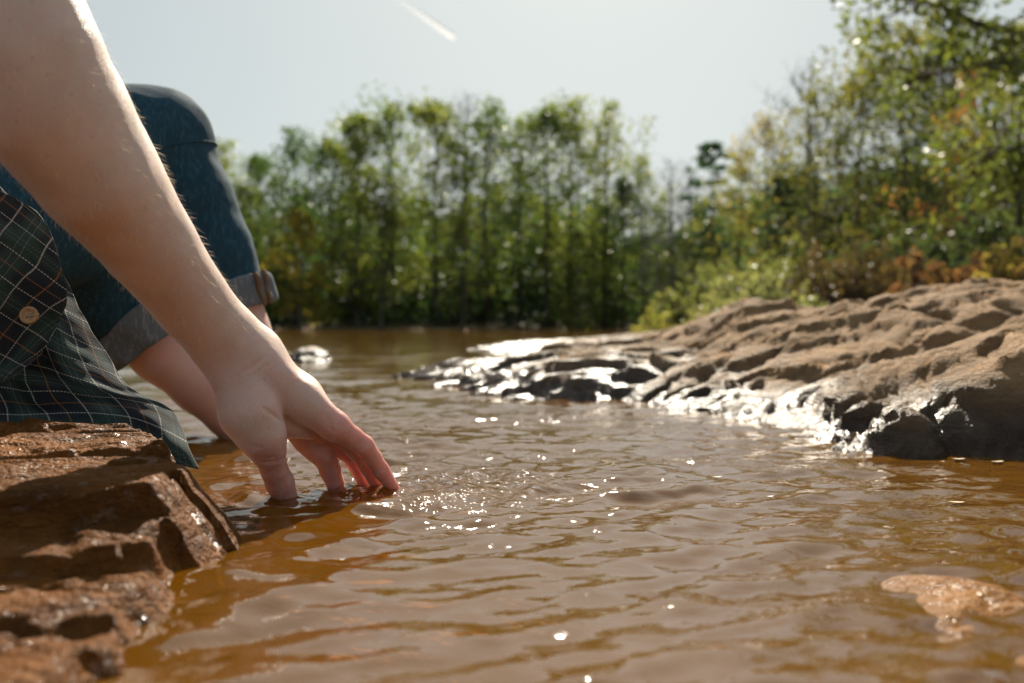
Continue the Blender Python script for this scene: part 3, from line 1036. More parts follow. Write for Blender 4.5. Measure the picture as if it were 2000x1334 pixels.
# low growth along the far waterline
sc_, sr_ = [], []
for k in range(230):
    x = -34 + 52 * k / 230 + r_.normal() * 0.3
    y = 60.2 + r_.random() * 3.0 + 0.9 * math.sin(x * 0.35)
    h = 0.5 + 2.3 * r_.random()
    for j in range(4):
        sc_.append((x + r_.normal() * 0.5, y + r_.normal() * 0.5, 0.25 + h * r_.random()))
        sr_.append(0.5 + 0.35 * r_.random())
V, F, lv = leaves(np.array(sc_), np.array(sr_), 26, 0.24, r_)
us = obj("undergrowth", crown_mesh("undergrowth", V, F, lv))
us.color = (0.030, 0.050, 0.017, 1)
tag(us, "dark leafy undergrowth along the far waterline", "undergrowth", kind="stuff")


def bush_meshes(seed, R, H, n, per, leaf, cr):
    r = np.random.default_rng(seed)
    A = Acc()
    cs = []
    for k in range(n):
        a = r.random() * 6.28
        q = math.sqrt(r.random())
        e = np.array([R * q * math.cos(a), R * q * math.sin(a), H * (1 - 0.65 * q * q) * (0.35 + 0.7 * r.random())])
        o0 = np.array([e[0] * 0.15, e[1] * 0.15, -0.1])
        A.add(tube(np.array([o0, (o0 + e) / 2 + r.normal(size=3) * 0.05 * R, e]), [0.018 * H, 0.012 * H, 0.004 * H], 4))
        cs += [e, o0 + (e - o0) * (0.55 + 0.3 * r.random())]
    V, F = A.get()
    Vl, Fl, lv = leaves(np.array(cs), np.full(len(cs), cr), per, leaf, r)
    return mesh_np("stem", V, F, M['bark']), crown_mesh("foliage", Vl, Fl, lv)


def bush(seed, u, vtop, y, width_px, col, label, name="bush", leaf=0.06, n=60, per=26, z=None):
    x = (u - 1000) / F_PX * y
    zb = float(terrain_h(np.array([x]), np.array([y]))[0]) if z is None else z
    H = CAM_H + (HORIZON - vtop) / F_PX * y - zb
    R = width_px / 2 / F_PX * y
    ms = bush_meshes(seed, R, H, n, per, leaf, 0.16 * max(R, H * 0.6))
    return place_tree(name, ms, x, y, 1, 0, col, label, "bush", "bushes on the right bank", "foliage", "stem", z=zb)


bush(201, 1395, 520, 16, 260, (0.095, 0.095, 0.032), "yellow-green bush at the left end of the bank, above the pale rock shelf", leaf=0.10)
bush(202, 1480, 515, 10.5, 250, (0.14, 0.135, 0.060), "pale olive bush right behind the outcrop's pointed crest", leaf=0.055, n=80)
bush(203, 1655, 455, 12.5, 260, (0.055, 0.035, 0.013), "dark brown rounded bush behind the middle of the outcrop", leaf=0.06, n=90)
bush(204, 1790, 500, 9.5, 120, (0.115, 0.058, 0.024), "orange fern-like shrub left of the rust-coloured clump", leaf=0.06, n=34, per=18)
bush(205, 1880, 490, 10.0, 170, (0.125, 0.060, 0.024), "rust-coloured dry fern clump behind the outcrop near the right edge", leaf=0.065, n=50, per=20)
bush(206, 1990, 470, 9.0, 170, (0.20, 0.14, 0.04), "tan-green bush cut off by the right edge of the picture", leaf=0.06, n=60)
bush(207, 1300, 600, 12.0, 130, (0.15, 0.14, 0.03), "low sprigs of yellow-green leaves at the tip of the rock shelf", leaf=0.05, n=26, per=14)
bush(208, 1560, 470, 19.0, 230, (0.085, 0.085, 0.022), "mid-green bush between the olive bush and the dark brown one", leaf=0.11)
bush(209, 1750, 440, 18.0, 300, (0.035, 0.045, 0.016), "deep green thicket behind the dark brown bush and orange ferns", leaf=0.12, n=90)
bush(210, 1930, 420, 17.0, 260, (0.03, 0.04, 0.016), "shadowy thicket under the rust-orange tree at right", leaf=0.12, n=90)

# overhanging limb tree: trunk stands outside the frame on the right
ov = empty("overhanging_tree", (8.9, 14.2, 0.3))
A = Acc()
A.add(tube(np.array([[0, 0, -0.3], [0.05, 0, 2.0], [0.0, 0.1, 4.2], [0.1, 0, 7.0], [0.2, 0, 9.5]]), [0.24, 0.2, 0.17, 0.12, 0.04], 9))
limbs = [[(0, 0.1, 3.9), (-1.0, 0, 3.92), (-2.2, -0.2, 4.1), (-3.0, -0.2, 4.35), (-3.9, -0.3, 4.55)],
         [(0, 0.1, 3.2), (-0.9, -0.2, 3.35), (-1.8, -0.3, 3.40), (-2.8, -0.3, 3.25), (-3.4, -0.4, 3.05)],
         [(0.05, 0, 5.0), (-1.2, 0.2, 5.3), (-2.6, 0.1, 5.6), (-3.8, 0, 5.5)],
         [(0, 0, 2.6), (-0.8, 0.4, 2.7), (-1.5, 0.5, 2.55), (-2.2, 0.5, 2.3)],
         [(0.05, 0, 6.0), (-1.0, -0.5, 6.8), (-2.2, -0.7, 7.0)], [(0.1, 0, 5.5), (1.3, 0.4, 6.2), (2.4, 0.5, 6.5)], [(0, 0, 4.5), (1.0, -0.6, 5.0), (2.1, -0.9, 5.1)]]
cs = []
rv = np.random.default_rng(9)
for L in limbs:
    L = np.array(L)
    t = np.linspace(0, len(L) - 1, 12)
    pth = np.stack([np.interp(t, np.arange(len(L)), L[:, i]) for i in range(3)], 1) + np.cumsum(rv.normal(size=(12, 3)) * 0.022, 0)
    A.add(tube(pth, np.linspace(0.085, 0.015, 12), 6))
    for k in range(40):
        q = 1 + int(11 * rv.random())
        o0 = pth[min(q, 11)]
        e = o0 + rv.normal(size=3) * np.array([0.45, 0.5, 0.34])
        A.add(tube(np.array([o0, (o0 + e) / 2 + rv.normal(size=3) * 0.04, e]), [0.016, 0.01, 0.004], 4))
        cs.append(e)
V, F = A.get()
tr_ = obj("trunk", mesh_np("trunk", V, F, M['bark']), ov)
Vl, Fl, lv = leaves(np.array(cs), np.full(len(cs), 0.30), 44, 0.115, rv)
cr_ = obj("crown", crown_mesh("crown", Vl, Fl, lv), ov)
cr_.color = (0.075, 0.085, 0.02, 1)
tag(ov, "big tree whose dark limbs overhang the top right corner", "tree")

# ------------------------------------------------------------------ condensation trail
d0 = 2500.0
a, b = P(893, 78, d0), P(770, -8, d0 * 1.02)
tv, tf = tube(np.array([a + (b - a) * t for t in np.linspace(0, 1, 14)]), [4, 8] + [9] * 12, 10)
fn = np.cross(tv[tf[:, 1]] - tv[tf[:, 0]], tv[tf[:, 3]] - tv[tf[:, 0]])
fc = tv[tf].mean(1)
fc0 = np.repeat(np.array([a + (b - a) * t for t in np.linspace(0, 1, 14)])[:-1], 10, 0) * 0.5 + np.repeat(np.array([a + (b - a) * t for t in np.linspace(0, 1, 14)])[1:], 10, 0) * 0.5
tf = tf[((fc - fc0) * fc0).sum(1) < 0.0]          # a thin veil of ice: only its near side is modelled
me = mesh_np("condensation_trail", tv, tf, M['trail'])
add_attr(me, "fade", np.repeat(np.concatenate([[0.2], np.linspace(0.75, 0.03, 13)]), 10), 'POINT')
tag(obj("condensation_trail", me), "short white aircraft trail slanting across the upper sky", "vapour trail")

# ------------------------------------------------------------------ person
# left forearm and hand, from the elbow to the fingertips under water


def R3(u, v, d, r): return (P(u, v, d), r)


elbow = P(40, 105, 0.665)
shoulder = np.array([-0.50, 0.66, 0.58])
perp = np.array([0.69, 0.0, 0.72])
fore = [
    chain([(shoulder, 0.054), (P(-20, -30, 0.66), 0.047), (P(34, 105, 0.668), 0.046)], 0.02),
    chain([R3(46, 118, 0.672, 0.0483), R3(118, 222, 0.70, 0.0463), R3(204, 351, 0.745, 0.0413), R3(292, 473, 0.79, 0.0333), R3(372, 583, 0.838, 0.0278), R3(442, 668, 0.872, 0.0263)], 0.004),
    chain([R3(86, 222, 0.675, 0.0398), R3(186, 350, 0.715, 0.0383), R3(290, 482, 0.775, 0.0298), R3(372, 592, 0.825, 0.0253), R3(446, 676, 0.862, 0.0238)], 0.004),
    chain([R3(132, 203, 0.715, 0.0363), R3(236, 361, 0.775, 0.0318), R3(320, 501, 0.815, 0.0248), R3(388, 594, 0.848, 0.0218), R3(458, 663, 0.882, 0.0208), R3(494, 692, 0.89, 0.0213)], 0.004),
]
ulna_head = cone(P(503, 672, 0.893), P(512, 688, 0.896), 0.0125, 0.010)
hand_parts = [
    chain([R3(446, 670, 0.87, 0.024), R3(486, 716, 0.878, 0.0265), R3(520, 752, 0.885, 0.0245)], 0.015),
    chain([R3(508, 722, 0.874, 0.0200), R3(586, 782, 0.888, 0.0165), R3(654, 832, 0.902, 0.0135)], 0.012),
    chain([R3(512, 712, 0.893, 0.021), R3(588, 772, 0.908, 0.0165), R3(648, 826, 0.922, 0.0128)], 0.012),
    chain([R3(510, 718, 0.908, 0.020), R3(578, 786, 0.925, 0.0155), R3(630, 846, 0.938, 0.0120)], 0.012),
    chain([R3(498, 740, 0.915, 0.020), R3(558, 808, 0.932, 0.0165), R3(607, 864, 0.950, 0.0118)], 0.012),
]
thenar = chain([R3(468, 745, 0.862, 0.0225), R3(488, 806, 0.860, 0.0240), R3(514, 854, 0.865, 0.0180), R3(526, 884, 0.870, 0.0130)], 0.012)
web = chain([R3(526, 824, 0.884, 0.013), R3(566, 830, 0.901, 0.0105), R3(606, 838, 0.912, 0.010)], 0.008)
thumb = chain([R3(524, 884, 0.870, 0.0128), R3(536, 918, 0.880, 0.0115), R3(547, 943, 0.889, 0.0122), R3(567, 990, 0.903, 0.0100)], 0.004)
index = chain([R3(654, 833, 0.903, 0.0126), R3(686, 853, 0.912, 0.0100), R3(711, 871, 0.920, 0.0096), R3(728, 894, 0.929, 0.0080), R3(744, 918, 0.937, 0.0078), R3(770, 957, 0.949, 0.0060)], 0.003)
middle = chain([R3(650, 832, 0.922, 0.0122), R3(676, 858, 0.932, 0.0094), R3(696, 880, 0.940, 0.0090), R3(719, 912, 0.949, 0.0076), R3(748, 966, 0.960, 0.0062)], 0.003)
ring = chain([R3(640, 846, 0.938, 0.0112), R3(662, 868, 0.948, 0.0088), R3(678, 884, 0.956, 0.0085), R3(699, 916, 0.964, 0.0072), R3(723, 968, 0.974, 0.0060)], 0.003)
pinky = chain([R3(602, 862, 0.942, 0.0128), R3(618, 880, 0.942, 0.0108), R3(632, 889, 0.942, 0.0112), R3(645, 918, 0.950, 0.0096), R3(668, 978, 0.962, 0.0086)], 0.004)


def arm_sdf(p):
    d = fore[0](p)
    for f, k in ((fore[1], 0.025), (fore[2], 0.020), (fore[3], 0.013)):
        d = smin(d, f(p), k)
    d = smin(d, ulna_head(p), 0.012)
    hnd = hand_parts[0](p)
    for f in hand_parts[1:]:
        hnd = smin(hnd, f(p), 0.009)
    hnd = smin(hnd, thenar(p), 0.0055)
    hnd = smin(hnd, web(p), 0.006)
    fing = index(p)
    for f in (middle, ring, pinky):
        fing = smin(fing, f(p), 0.0012)
    hnd = smin(hnd, fing, 0.007)
    hnd = smin(hnd, thumb(p), 0.006)
    d = smin(d, hnd, 0.018)
    return d + 0.0006 * noise(p * 55)


def on_skin(u, v):
    ds = np.linspace(0.62, 1.0, 400)
    pts = np.array([P(u, v, q) for q in ds])
    sd = arm_sdf(pts.astype(np.float32))
    hit = np.argmax(sd < 0)
    return pts[hit] if sd[hit] < 0 else pts[np.argmin(sd)]


# folds of skin: below the thumb ball, round the thumb joint, at the wrist and the finger joints
folds = []
for line_, r0 in (([(500, 788), (518, 800), (536, 812), (552, 824)], 0.0010), ([(500, 899), (520, 903), (540, 901), (553, 896)], 0.0011),
                  ([(497, 892), (518, 895), (538, 893)], 0.0008), ([(485, 868), (510, 874)], 0.0008), ([(462, 806), (480, 826), (490, 846)], 0.0008), ([(472, 800), (492, 822), (502, 842)], 0.0007),
                  ([(474, 728), (496, 716), (512, 700)], 0.0008), ([(484, 740), (506, 726), (522, 712)], 0.0006), ([(702, 880), (712, 868), (722, 862)], 0.0008), ([(696, 874), (706, 862), (716, 856)], 0.0006),
                  ([(736, 924), (746, 916), (754, 910)], 0.0006), ([(636, 812), (645, 826), (648, 840)], 0.0007)):
    pp = [on_skin(*q) for q in line_]
    n_ = len(pp)
    folds.append(chain([(q, r0 * (0.45 + 0.55 * math.sin(math.pi * (i + 0.6) / (n_ + 0.2)))) for i, q in enumerate(pp)], 0.001))


def arm_fine(p):
    d = arm_sdf(p)
    near = np.where((np.abs(d) < 0.012) & (p[:, 1] > 0.84))[0]
    if len(near):
        q = p[near]
        dn = d[near]
        for f in folds:
            dn = -smin(-dn, f(q), 0.0022)
        d[near] = dn
    return d


AV, AF = surface_nets(arm_fine, (-0.40, 0.585, -0.05), (-0.08, 1.01, 0.43), 0.0018)
knee_n, knee_f = P(88, 430, 1.17), P(296, 285, 1.45)
hip_n, hip_f = np.array([-0.80, 0.96, 0.20]), np.array([-0.74, 1.12, 0.20])
cuffpt_n, cuffpt_f = P(278, 640, 1.30), P(436, 580, 1.465)
pelvis, chest, neck, head = np.array([-0.79, 1.02, 0.21]), np.array([-0.68, 0.82, 0.50]), np.array([-0.585, 0.70, 0.66]), np.array([-0.53, 0.66, 0.78])
r_sh = np.array([-0.83, 0.86, 0.57])
r_el, r_wr = np.array([-0.98, 0.78, 0.33]), np.array([-0.95, 0.72, 0.13])
body_parts = [
    (chain([(pelvis, 0.135), ((pelvis + chest) / 2, 0.115), (chest, 0.135), (neck, 0.055), (head, 0.085)], 0.05), 0.04),
    (chain([(chest + np.array([0, 0, 0.03]), 0.09), (shoulder, 0.056), (P(-40, -70, 0.66), 0.0515), (P(8, 50, 0.667), 0.0425)], 0.006), 0.04),
    (chain([(chest + np.array([0, 0, 0.03]), 0.09), (r_sh, 0.056), (r_el, 0.042), (r_wr, 0.028)], 0.03), 0.04),
    (chain([(r_wr, 0.026), (r_wr + np.array([0.02, -0.05, -0.015]), 0.03)], 0.02), 0.02),
    (cone(head + np.array([0.05, -0.02, -0.06]), head + np.array([0.02, 0.0, 0.03]), 0.045, 0.08), 0.04),
    (cone(head + np.array([0.098, -0.02, -0.01]), head + np.array([0.085, -0.01, 0.02]), 0.013, 0.008), 0.012),
    (chain([(hip_n, 0.105), (knee_n + np.array([0.01, 0.025, -0.005]), 0.050), (P(185, 540, 1.27), 0.045), (cuffpt_n, 0.042), (P(318, 688, 1.315), 0.038), (P(392, 752, 1.33), 0.0345), (P(452, 806, 1.345), 0.031), (P(505, 860, 1.36), 0.031), (P(520, 905, 1.36), 0.034)], 0.02), 0.03),
    (chain([(hip_f, 0.100), (P(296, 285, 1.45), 0.050), (P(352, 400, 1.455), 0.048), (cuffpt_f, 0.050), (P(456, 660, 1.47), 0.052), (P(480, 760, 1.475), 0.042), (P(500, 860, 1.48), 0.036), (P(505, 910, 1.48), 0.036)], 0.02), 0.03),
    (chain([(P(520, 905, 1.36), 0.034), (P(640, 925, 1.36), 0.026)], 0.02), 0.03),
    (chain([(P(505, 910, 1.48), 0.036), (P(615, 930, 1.48), 0.027)], 0.02), 0.03),
]
fwd = np.array([0.98, -0.2, 0.0]); lat = np.array([0.2, 0.98, 0.0])
for sg in (-1, 1):             # ears, and the lids round the eyes
    body_parts.append((cone(head + lat * sg * 0.083 + np.array([0, 0, -0.02]), head + lat * sg * 0.086 - fwd * 0.006 + np.array([0, 0, 0.018]), 0.010, 0.014), 0.006))
    body_parts.append((cone(head + fwd * 0.076 + lat * sg * 0.031 + np.array([0, 0, 0.012]), head + fwd * 0.074 + lat * sg * 0.040 + np.array([0, 0, 0.012]), 0.014, 0.012), 0.006))
body_parts.append((cone(head + fwd * 0.088 - lat * 0.018 + np.array([0, 0, -0.062]), head + fwd * 0.088 + lat * 0.018 + np.array([0, 0, -0.062]), 0.009, 0.009), 0.006))
for k, off in enumerate((-0.024, -0.008, 0.008, 0.024)):      # fingers of the resting hand, beyond the frame
    b0 = r_wr + np.array([0.02 + off, -0.06, -0.02])
    body_parts.append((chain([(b0, 0.010), (b0 + np.array([0.008 + off * 0.3, -0.035, -0.006]), 0.009), (b0 + np.array([0.012 + off * 0.5, -0.06, -0.022]), 0.007)], 0.004), 0.006))
body_parts.append((chain([(r_wr + np.array([0.03, -0.02, -0.01]), 0.013), (r_wr + np.array([0.065, -0.04, -0.02]), 0.010), (r_wr + np.array([0.075, -0.065, -0.028]), 0.008)], 0.006), 0.012))


def body_sdf(p):
    d = body_parts[0][0](p)
    for f, k in body_parts[1:]:
        d = smin(d, f(p), k)
    return d


BV, BF = surface_nets(body_sdf, (-1.12, 0.5, -0.22), (-0.22, 1.62, 0.92), 0.0062)
PV = np.concatenate([AV, BV])
PF = np.concatenate([AF, BF + len(AV)])
flush = np.zeros(len(PV))
tipd = np.minimum.reduce([f(PV) for f in (thumb, index, middle, ring, pinky)])
flush[:] = 0.85 * smoothstep(0.030, -0.004, tipd)
wr_c = P(500, 770, 0.87)
flush = np.maximum(flush, 0.55 * np.exp(-(np.linalg.norm(PV - wr_c, axis=1) / 0.04) ** 2))
flush[len(AV):] = np.where((BV[:, 2] < 0.2) & (BV[:, 1] > 1.2), 0.45, 0.1)
person = obj("person", mesh_np("person", PV, PF, M['skin']))
add_attr(person.data, "flush", flush)
tag(person, "person seated on the ledge in plaid shirt and rolled jeans, dipping one hand", "person")
sm = person.modifiers.new("smooth", 'SMOOTH'); sm.factor, sm.iterations = 0.5, 2

# fine hair on the forearm
axis_a, axis_b = P(446, 664, 0.872), P(46, 118, 0.672)
adir = (axis_a - axis_b); alen = np.linalg.norm(adir); adir /= alen
tt = (AV - axis_b) @ adir / alen
cand = np.where((tt > -0.1) & (tt < 1.55))[0]
cand = cand[AV[cand, 2] > 0.075]
NH = 2800
pick = rng.choice(cand, NH)
eps = 0.002
grad = np.stack([arm_sdf(AV[pick] + np.eye(3, dtype=np.float32)[i] * eps) - arm_sdf(AV[pick] - np.eye(3, dtype=np.float32)[i] * eps) for i in range(3)], 1)
grad /= np.linalg.norm(grad, axis=1, keepdims=True) + 1e-9
side = np.cross(grad, adir)
hd = adir[None] * (0.75 + 0.25 * rng.normal(size=(NH, 1))) + grad * (0.45 + 0.25 * rng.random((NH, 1))) + side * rng.normal(size=(NH, 1)) * 0.35
hd /= np.linalg.norm(hd, axis=1, keepdims=True)
hl = 0.0030 + 0.0060 * rng.random((NH, 1))
root = AV[pick] - grad * 0.0004 + rng.normal(size=(NH, 3)) * 0.0006
wv = np.cross(hd, grad + 0.3 * rng.normal(size=(NH, 3))); wv /= np.linalg.norm(wv, axis=1, keepdims=True)
ww = 0.00009
mid = root + hd * hl * 0.55
tip = root + hd * hl + adir * hl * 0.18
HV = np.stack([root + wv * ww, root - wv * ww, mid + wv * ww * .8, mid - wv * ww * .8, tip], 1).reshape(-1, 3)
q = np.arange(NH)[:, None] * 5
HF = np.concatenate([np.concatenate([q, q + 1, q + 3], 1), np.concatenate([q, q + 3, q + 2], 1), np.concatenate([q + 2, q + 3, q + 4], 1)])
hair = obj("arm_hair", mesh_np("arm_hair", HV, HF, M['hair']), person)
tag(hair, "fine blond hair glowing along the forearm's upper edge", kind="stuff")

# hair of the head (beyond the frame)


def cap_sdf(p):
    d = cone(head + np.array([-0.015, 0.0, 0.03]), head + np.array([-0.05, 0.02, -0.07]), 0.092, 0.06)(p) + 0.006 * noise(p * 30)
    return np.maximum(d, -(np.sqrt(((p - (head + np.array([0.10, -0.03, -0.05]))) ** 2).sum(1)) - 0.085))


V, F = surface_nets(cap_sdf, (-0.75, 0.5, 0.62), (-0.4, 0.82, 0.94), 0.006)
obj("head_hair", mesh_np("head_hair", V, F, mat_plain("brown_hair", (0.09, 0.05, 0.03), 0.6)), person)

for sg in (-1, 1):
    ec = head + fwd * 0.0815 + lat * sg * 0.034 + np.array([0, 0, 0.012])
    V, F = surface_nets(cone(ec, ec + fwd * 0.001, 0.0105, 0.0105), ec - 0.02, ec + 0.02, 0.0018)
    obj("eye", mesh_np("eye", V, F, mat_plain("eye_white", (0.75, 0.73, 0.70), 0.15)), person)

# jeans
jn = [
    chain([(pelvis - np.array([0, 0, 0.01]), 0.145), (hip_n, 0.115), ((hip_n + knee_n) / 2, 0.098), (knee_n, 0.082)], 0.03),
    chain([(hip_f, 0.112), ((hip_f + knee_f) / 2, 0.095), (P(262, 282, 1.43), 0.078), (P(316, 270, 1.455), 0.070)], 0.02),
]
calf_n = chain([(knee_n + np.array([0.02, 0.05, -0.01]), 0.072), (P(185, 540, 1.27), 0.065), (P(288, 652, 1.305), 0.056)], 0.02)
calf_f = chain([(P(300, 292, 1.45), 0.078), (P(352, 400, 1.455), 0.072), (P(398, 500, 1.46), 0.067), (P(438, 580, 1.465), 0.060)], 0.02)


def jeans_sdf(p):
    d = smin(jn[0](p), jn[1](p), 0.03)
    d = smin(d, calf_f(p), 0.018)
    d = smin(d, calf_n(p), 0.008)
    # cloth folds: long creases along the shin and across the knee
    q = p * np.array([9, 9, 3.2], np.float32)
    d = d + 0.006 * np.abs(noise(q * 1.8 + 3)) - 0.003 + 0.0018 * noise(p * 42)
    # cut at the cuffs
    for pt, nx in ((P(290, 654, 1.305), P(290, 654, 1.305) - P(185, 540, 1.27)), (P(438, 590, 1.465), P(438, 590, 1.465) - P(398, 500, 1.46))):
        nn = nx / np.linalg.norm(nx)
        loc_ = np.sqrt(((p - pt) ** 2).sum(1)) < 0.14
        cut = (p - pt) @ nn.astype(np.float32)
        d = np.where(loc_, np.maximum(d, cut), d)
    return d


JV, JF = surface_nets(jeans_sdf, (-1.0, 0.78, 0.02), (-0.30, 1.62, 0.56), 0.0045)
jeans = obj("jeans", mesh_np("jeans", JV, JF, M['denim']), person)
sm = jeans.modifiers.new("smooth", 'SMOOTH'); sm.factor, sm.iterations = 0.5, 3
tag(jeans, "dark blue denim jeans with turned-up hems")


def frame(t, ref=np.array([0, 1.0, 0.1])):
    t = t / np.linalg.norm(t)
    a_ = np.cross(t, ref); a_ /= np.linalg.norm(a_)
    return t, a_, np.cross(t, a_)


def cuff(c0, c1, r0, r1, thick, seed, label, seam=None):
    """a turned-up hem: a rolled band round the leg with thickness and waviness"""
    t, a_, b_ = frame(c1 - c0)
    L = np.linalg.norm(c1 - c0)
    ns, na = 26, 72
    prof = []
    for k in range(ns):
        s = k / (ns - 1) * 2 * math.pi
        hx = math.copysign(abs(math.cos(s)) ** 0.35, math.cos(s))
        hy = math.copysign(abs(math.sin(s)) ** 0.55, math.sin(s))
        prof.append((0.5 - 0.5 * hx, hy * 0.5 * thick))
    V = []
    for s, o_ in prof:
        for j in range(na):
            an = j / na * 2 * math.pi
            wob = 0.0035 * math.sin(2 * an + seed) + 0.0022 * math.sin(5 * an + seed * 3) + 0.0015 * math.sin(9 * an + s * 3)
            rr = r0 + (r1 - r0) * s + o_ + wob
            if seam is not None:
                dd = (an - seam + math.pi) % (2 * math.pi) - math.pi
                rr += 0.005 * math.exp(-(dd / 0.09) ** 2)
            along = s * L + 0.003 * math.sin(3 * an + seed) + 0.004 * (s - 0.5) * math.sin(2 * an)
            V.append(c0 + t * along + rr * (math.cos(an) * a_ + math.sin(an) * b_))
    F = []
    for i in range(ns - 1):
        for j in range(na):
            k = (j + 1) % na
            F.append((i * na + j, i * na + k, (i + 1) * na + k, (i + 1) * na + j))
    o = obj("cuff", mesh_np("cuff", np.array(V), np.array(F), M['cuff']), jeans)
    tag(o, label)
    return o, (c0, c1, t, a_, b_)


cn0, cn1 = P(250, 608, 1.295), P(299, 664, 1.31)
cf0, cf1 = P(430, 558, 1.463), P(448, 612, 1.468)
cuff(cn0, cn1, 0.0675, 0.0640, 0.010, 1.0, "shaded grey turned-up hem of the nearer leg")
_, (c0, c1, t_, a_, b_) = cuff(cf0, cf1, 0.0685, 0.0650, 0.011, 2.4, "pale grey-blue turned-up hem of the farther leg")
# frayed side seam of the far cuff: the doubled hem edge standing open
best = min((((c0 + 0.07 * (math.cos(an) * a_ + math.sin(an) * b_)), an) for an in np.linspace(0, 6.28, 60)), key=lambda q: -q[0][0] + 0.45 * q[0][1])
an = best[1]
sv = []
for off in (-0.16, 0.10):
    pts = [c0 + t_ * s * np.linalg.norm(c1 - c0) + (0.0755 - 0.004 * s + 0.002 * math.sin(s * 9)) * (math.cos(an + off * (1 - 0.3 * s)) * a_ + math.sin(an + off * (1 - 0.3 * s)) * b_) for s in np.linspace(-0.10, 1.06, 10)]
    sv.append(tube(np.array(pts), [0.0028, 0.0042, 0.0046, 0.0042, 0.0044, 0.0042, 0.0044, 0.0042, 0.004, 0.0026], 8))
A = Acc(); [A.add(q) for q in sv]
V, F = A.get()
tag(obj("frayed_seam", mesh_np("frayed_seam", V, F, M['cuff_fray']), jeans), "brown frayed seam edge on the far hem")

# knee seam stitched across the far leg
t_, a_, b_ = frame(P(398, 500, 1.46) - P(316, 290, 1.455))
ctr = P(318, 318, 1.455)
pts = []
for an in np.linspace(0, 2 * math.pi, 60):
    dirn = math.cos(an) * a_ + math.sin(an) * b_
    lo_, hi_ = 0.0, 0.2
    for _ in range(18):
        md = (lo_ + hi_) / 2
        if jeans_sdf((ctr + dirn * md)[None].astype(np.float32))[0] < 0: lo_ = md
        else: hi_ = md
    pts.append(ctr + dirn * (lo_ + 0.0004))
V, F = tube(np.array(pts), np.full(60, 0.0016), 6)
tag(obj("knee_seam", mesh_np("knee_seam", V, F, M['denim']), jeans), "raised seam across the knee")

# shirt: torso and sleeves beyond the frame, tails in view


def sheet(rows, nu, nv, fold=0.006, seed=0.0, uv0=(0, 0), turn=0.0):
    """rows: list of rows of points; bicubic (Catmull-Rom) interpolation"""
    G = np.array(rows, float)

    def cr(Gx, t):
        n = len(Gx) - 1
        i = min(int(t), n - 1)
        f = t - i
        p0, p1, p2, p3 = Gx[max(i - 1, 0)], Gx[i], Gx[i + 1], Gx[min(i + 2, n)]
        return 0.5 * ((2 * p1) + (-p0 + p2) * f + (2 * p0 - 5 * p1 + 4 * p2 - p3) * f * f + (-p0 + 3 * p1 - 3 * p2 + p3) * f ** 3)
    V = np.zeros((nu, nv, 3))
    for i, t in enumerate(np.linspace(0, G.shape[0] - 1, nu)):
        row = cr(G, t)
        for j, s in enumerate(np.linspace(0, G.shape[1] - 1, nv)):
            V[i, j] = cr(row, s)
    du = np.linalg.norm(np.diff(V, axis=0), axis=2).mean(1)
    dv = np.linalg.norm(np.diff(V, axis=1), axis=2).mean(0)
    cu = np.concatenate([[0], np.cumsum(du)]); cv = np.concatenate([[0], np.cumsum(dv)])
    ca, sa = math.cos(turn), math.sin(turn)
    UV = np.stack(np.broadcast_arrays(uv0[0] + cv[None, :] * ca - cu[:, None] * sa, uv0[1] + cv[None, :] * sa + cu[:, None] * ca), -1)
    flat = V.reshape(-1, 3)
    q = np.stack([UV[..., 0].ravel() * 14, UV[..., 1].ravel() * 14, np.full(nu * nv, seed)], 1)
    flat[:, 1] += fold * 1.6 * fbm(q, 3)
    flat[:, 2] += fold * 0.6 * fbm(q + 31, 2)
    return flat, grid_faces(nu, nv), UV.reshape(-1, 2)


tail_rows = [
    [P(-420, 250, .78), P(-260, 260, .80), P(-140, 290, .83), P(-60, 345, .86), P(10, 378, .89), P(62, 412, .92)],
    [P(-420, 420, .78), P(-260, 430, .80), P(-140, 440, .83), P(-50, 455, .87), P(40, 475, .90), P(112, 500, .93)],
    [P(-420, 560, .78), P(-260, 570, .80), P(-130, 575, .83), P(-20, 580, .88), P(90, 595, .91), P(165, 620, .935)],
    [P(-420, 690, .78), P(-260, 700, .80), P(-110, 700, .83), P(10, 690, .88), P(140, 705, .905), P(235, 738, .925)],
    [P(-420, 780, .78), P(-260, 785, .80), P(-90, 790, .83), P(50, 775, .872), P(200, 770, .893), P(318, 802, .910)],
    [P(-420, 830, .79), P(-260, 840, .81), P(-70, 842, .835), P(100, 828, .868), P(250, 822, .880), P(352, 850, .895)],
    [P(-420, 868, .80), P(-250, 870, .815), P(-60, 868, .84), P(120, 876, .865), P(275, 890, .868), P(391, 918, .868)],
]
S1 = sheet(tail_rows, 130, 150, 0.016, 2.0, (0, 0), -0.22)
flap_rows = [
    [P(-300, 300, .775), P(-180, 320, .79), P(-60, 352, .815), P(10, 380, .835), P(70, 412, .850)],
    [P(-300, 380, .775), P(-180, 400, .79), P(-60, 420, .812), P(20, 440, .835), P(100, 470, .852)],
    [P(-300, 500, .775), P(-180, 510, .79), P(-50, 520, .810), P(35, 535, .835), P(129, 566, .855)],
    [P(-300, 600, .775), P(-180, 605, .79), P(-50, 605, .812), P(30, 612, .836), P(112, 628, .852)],
    [P(-300, 680, .78), P(-180, 685, .795), P(-50, 690, .818), P(15, 690, .838), P(78, 690, .850)],
    [P(-300, 760, .79), P(-180, 765, .805), P(-50, 760, .825), P(5, 740, .842), P(45, 728, .850)],
]
S2 = sheet(flap_rows, 90, 90, 0.011, 9.0, (0.02, 0.015), -0.5)


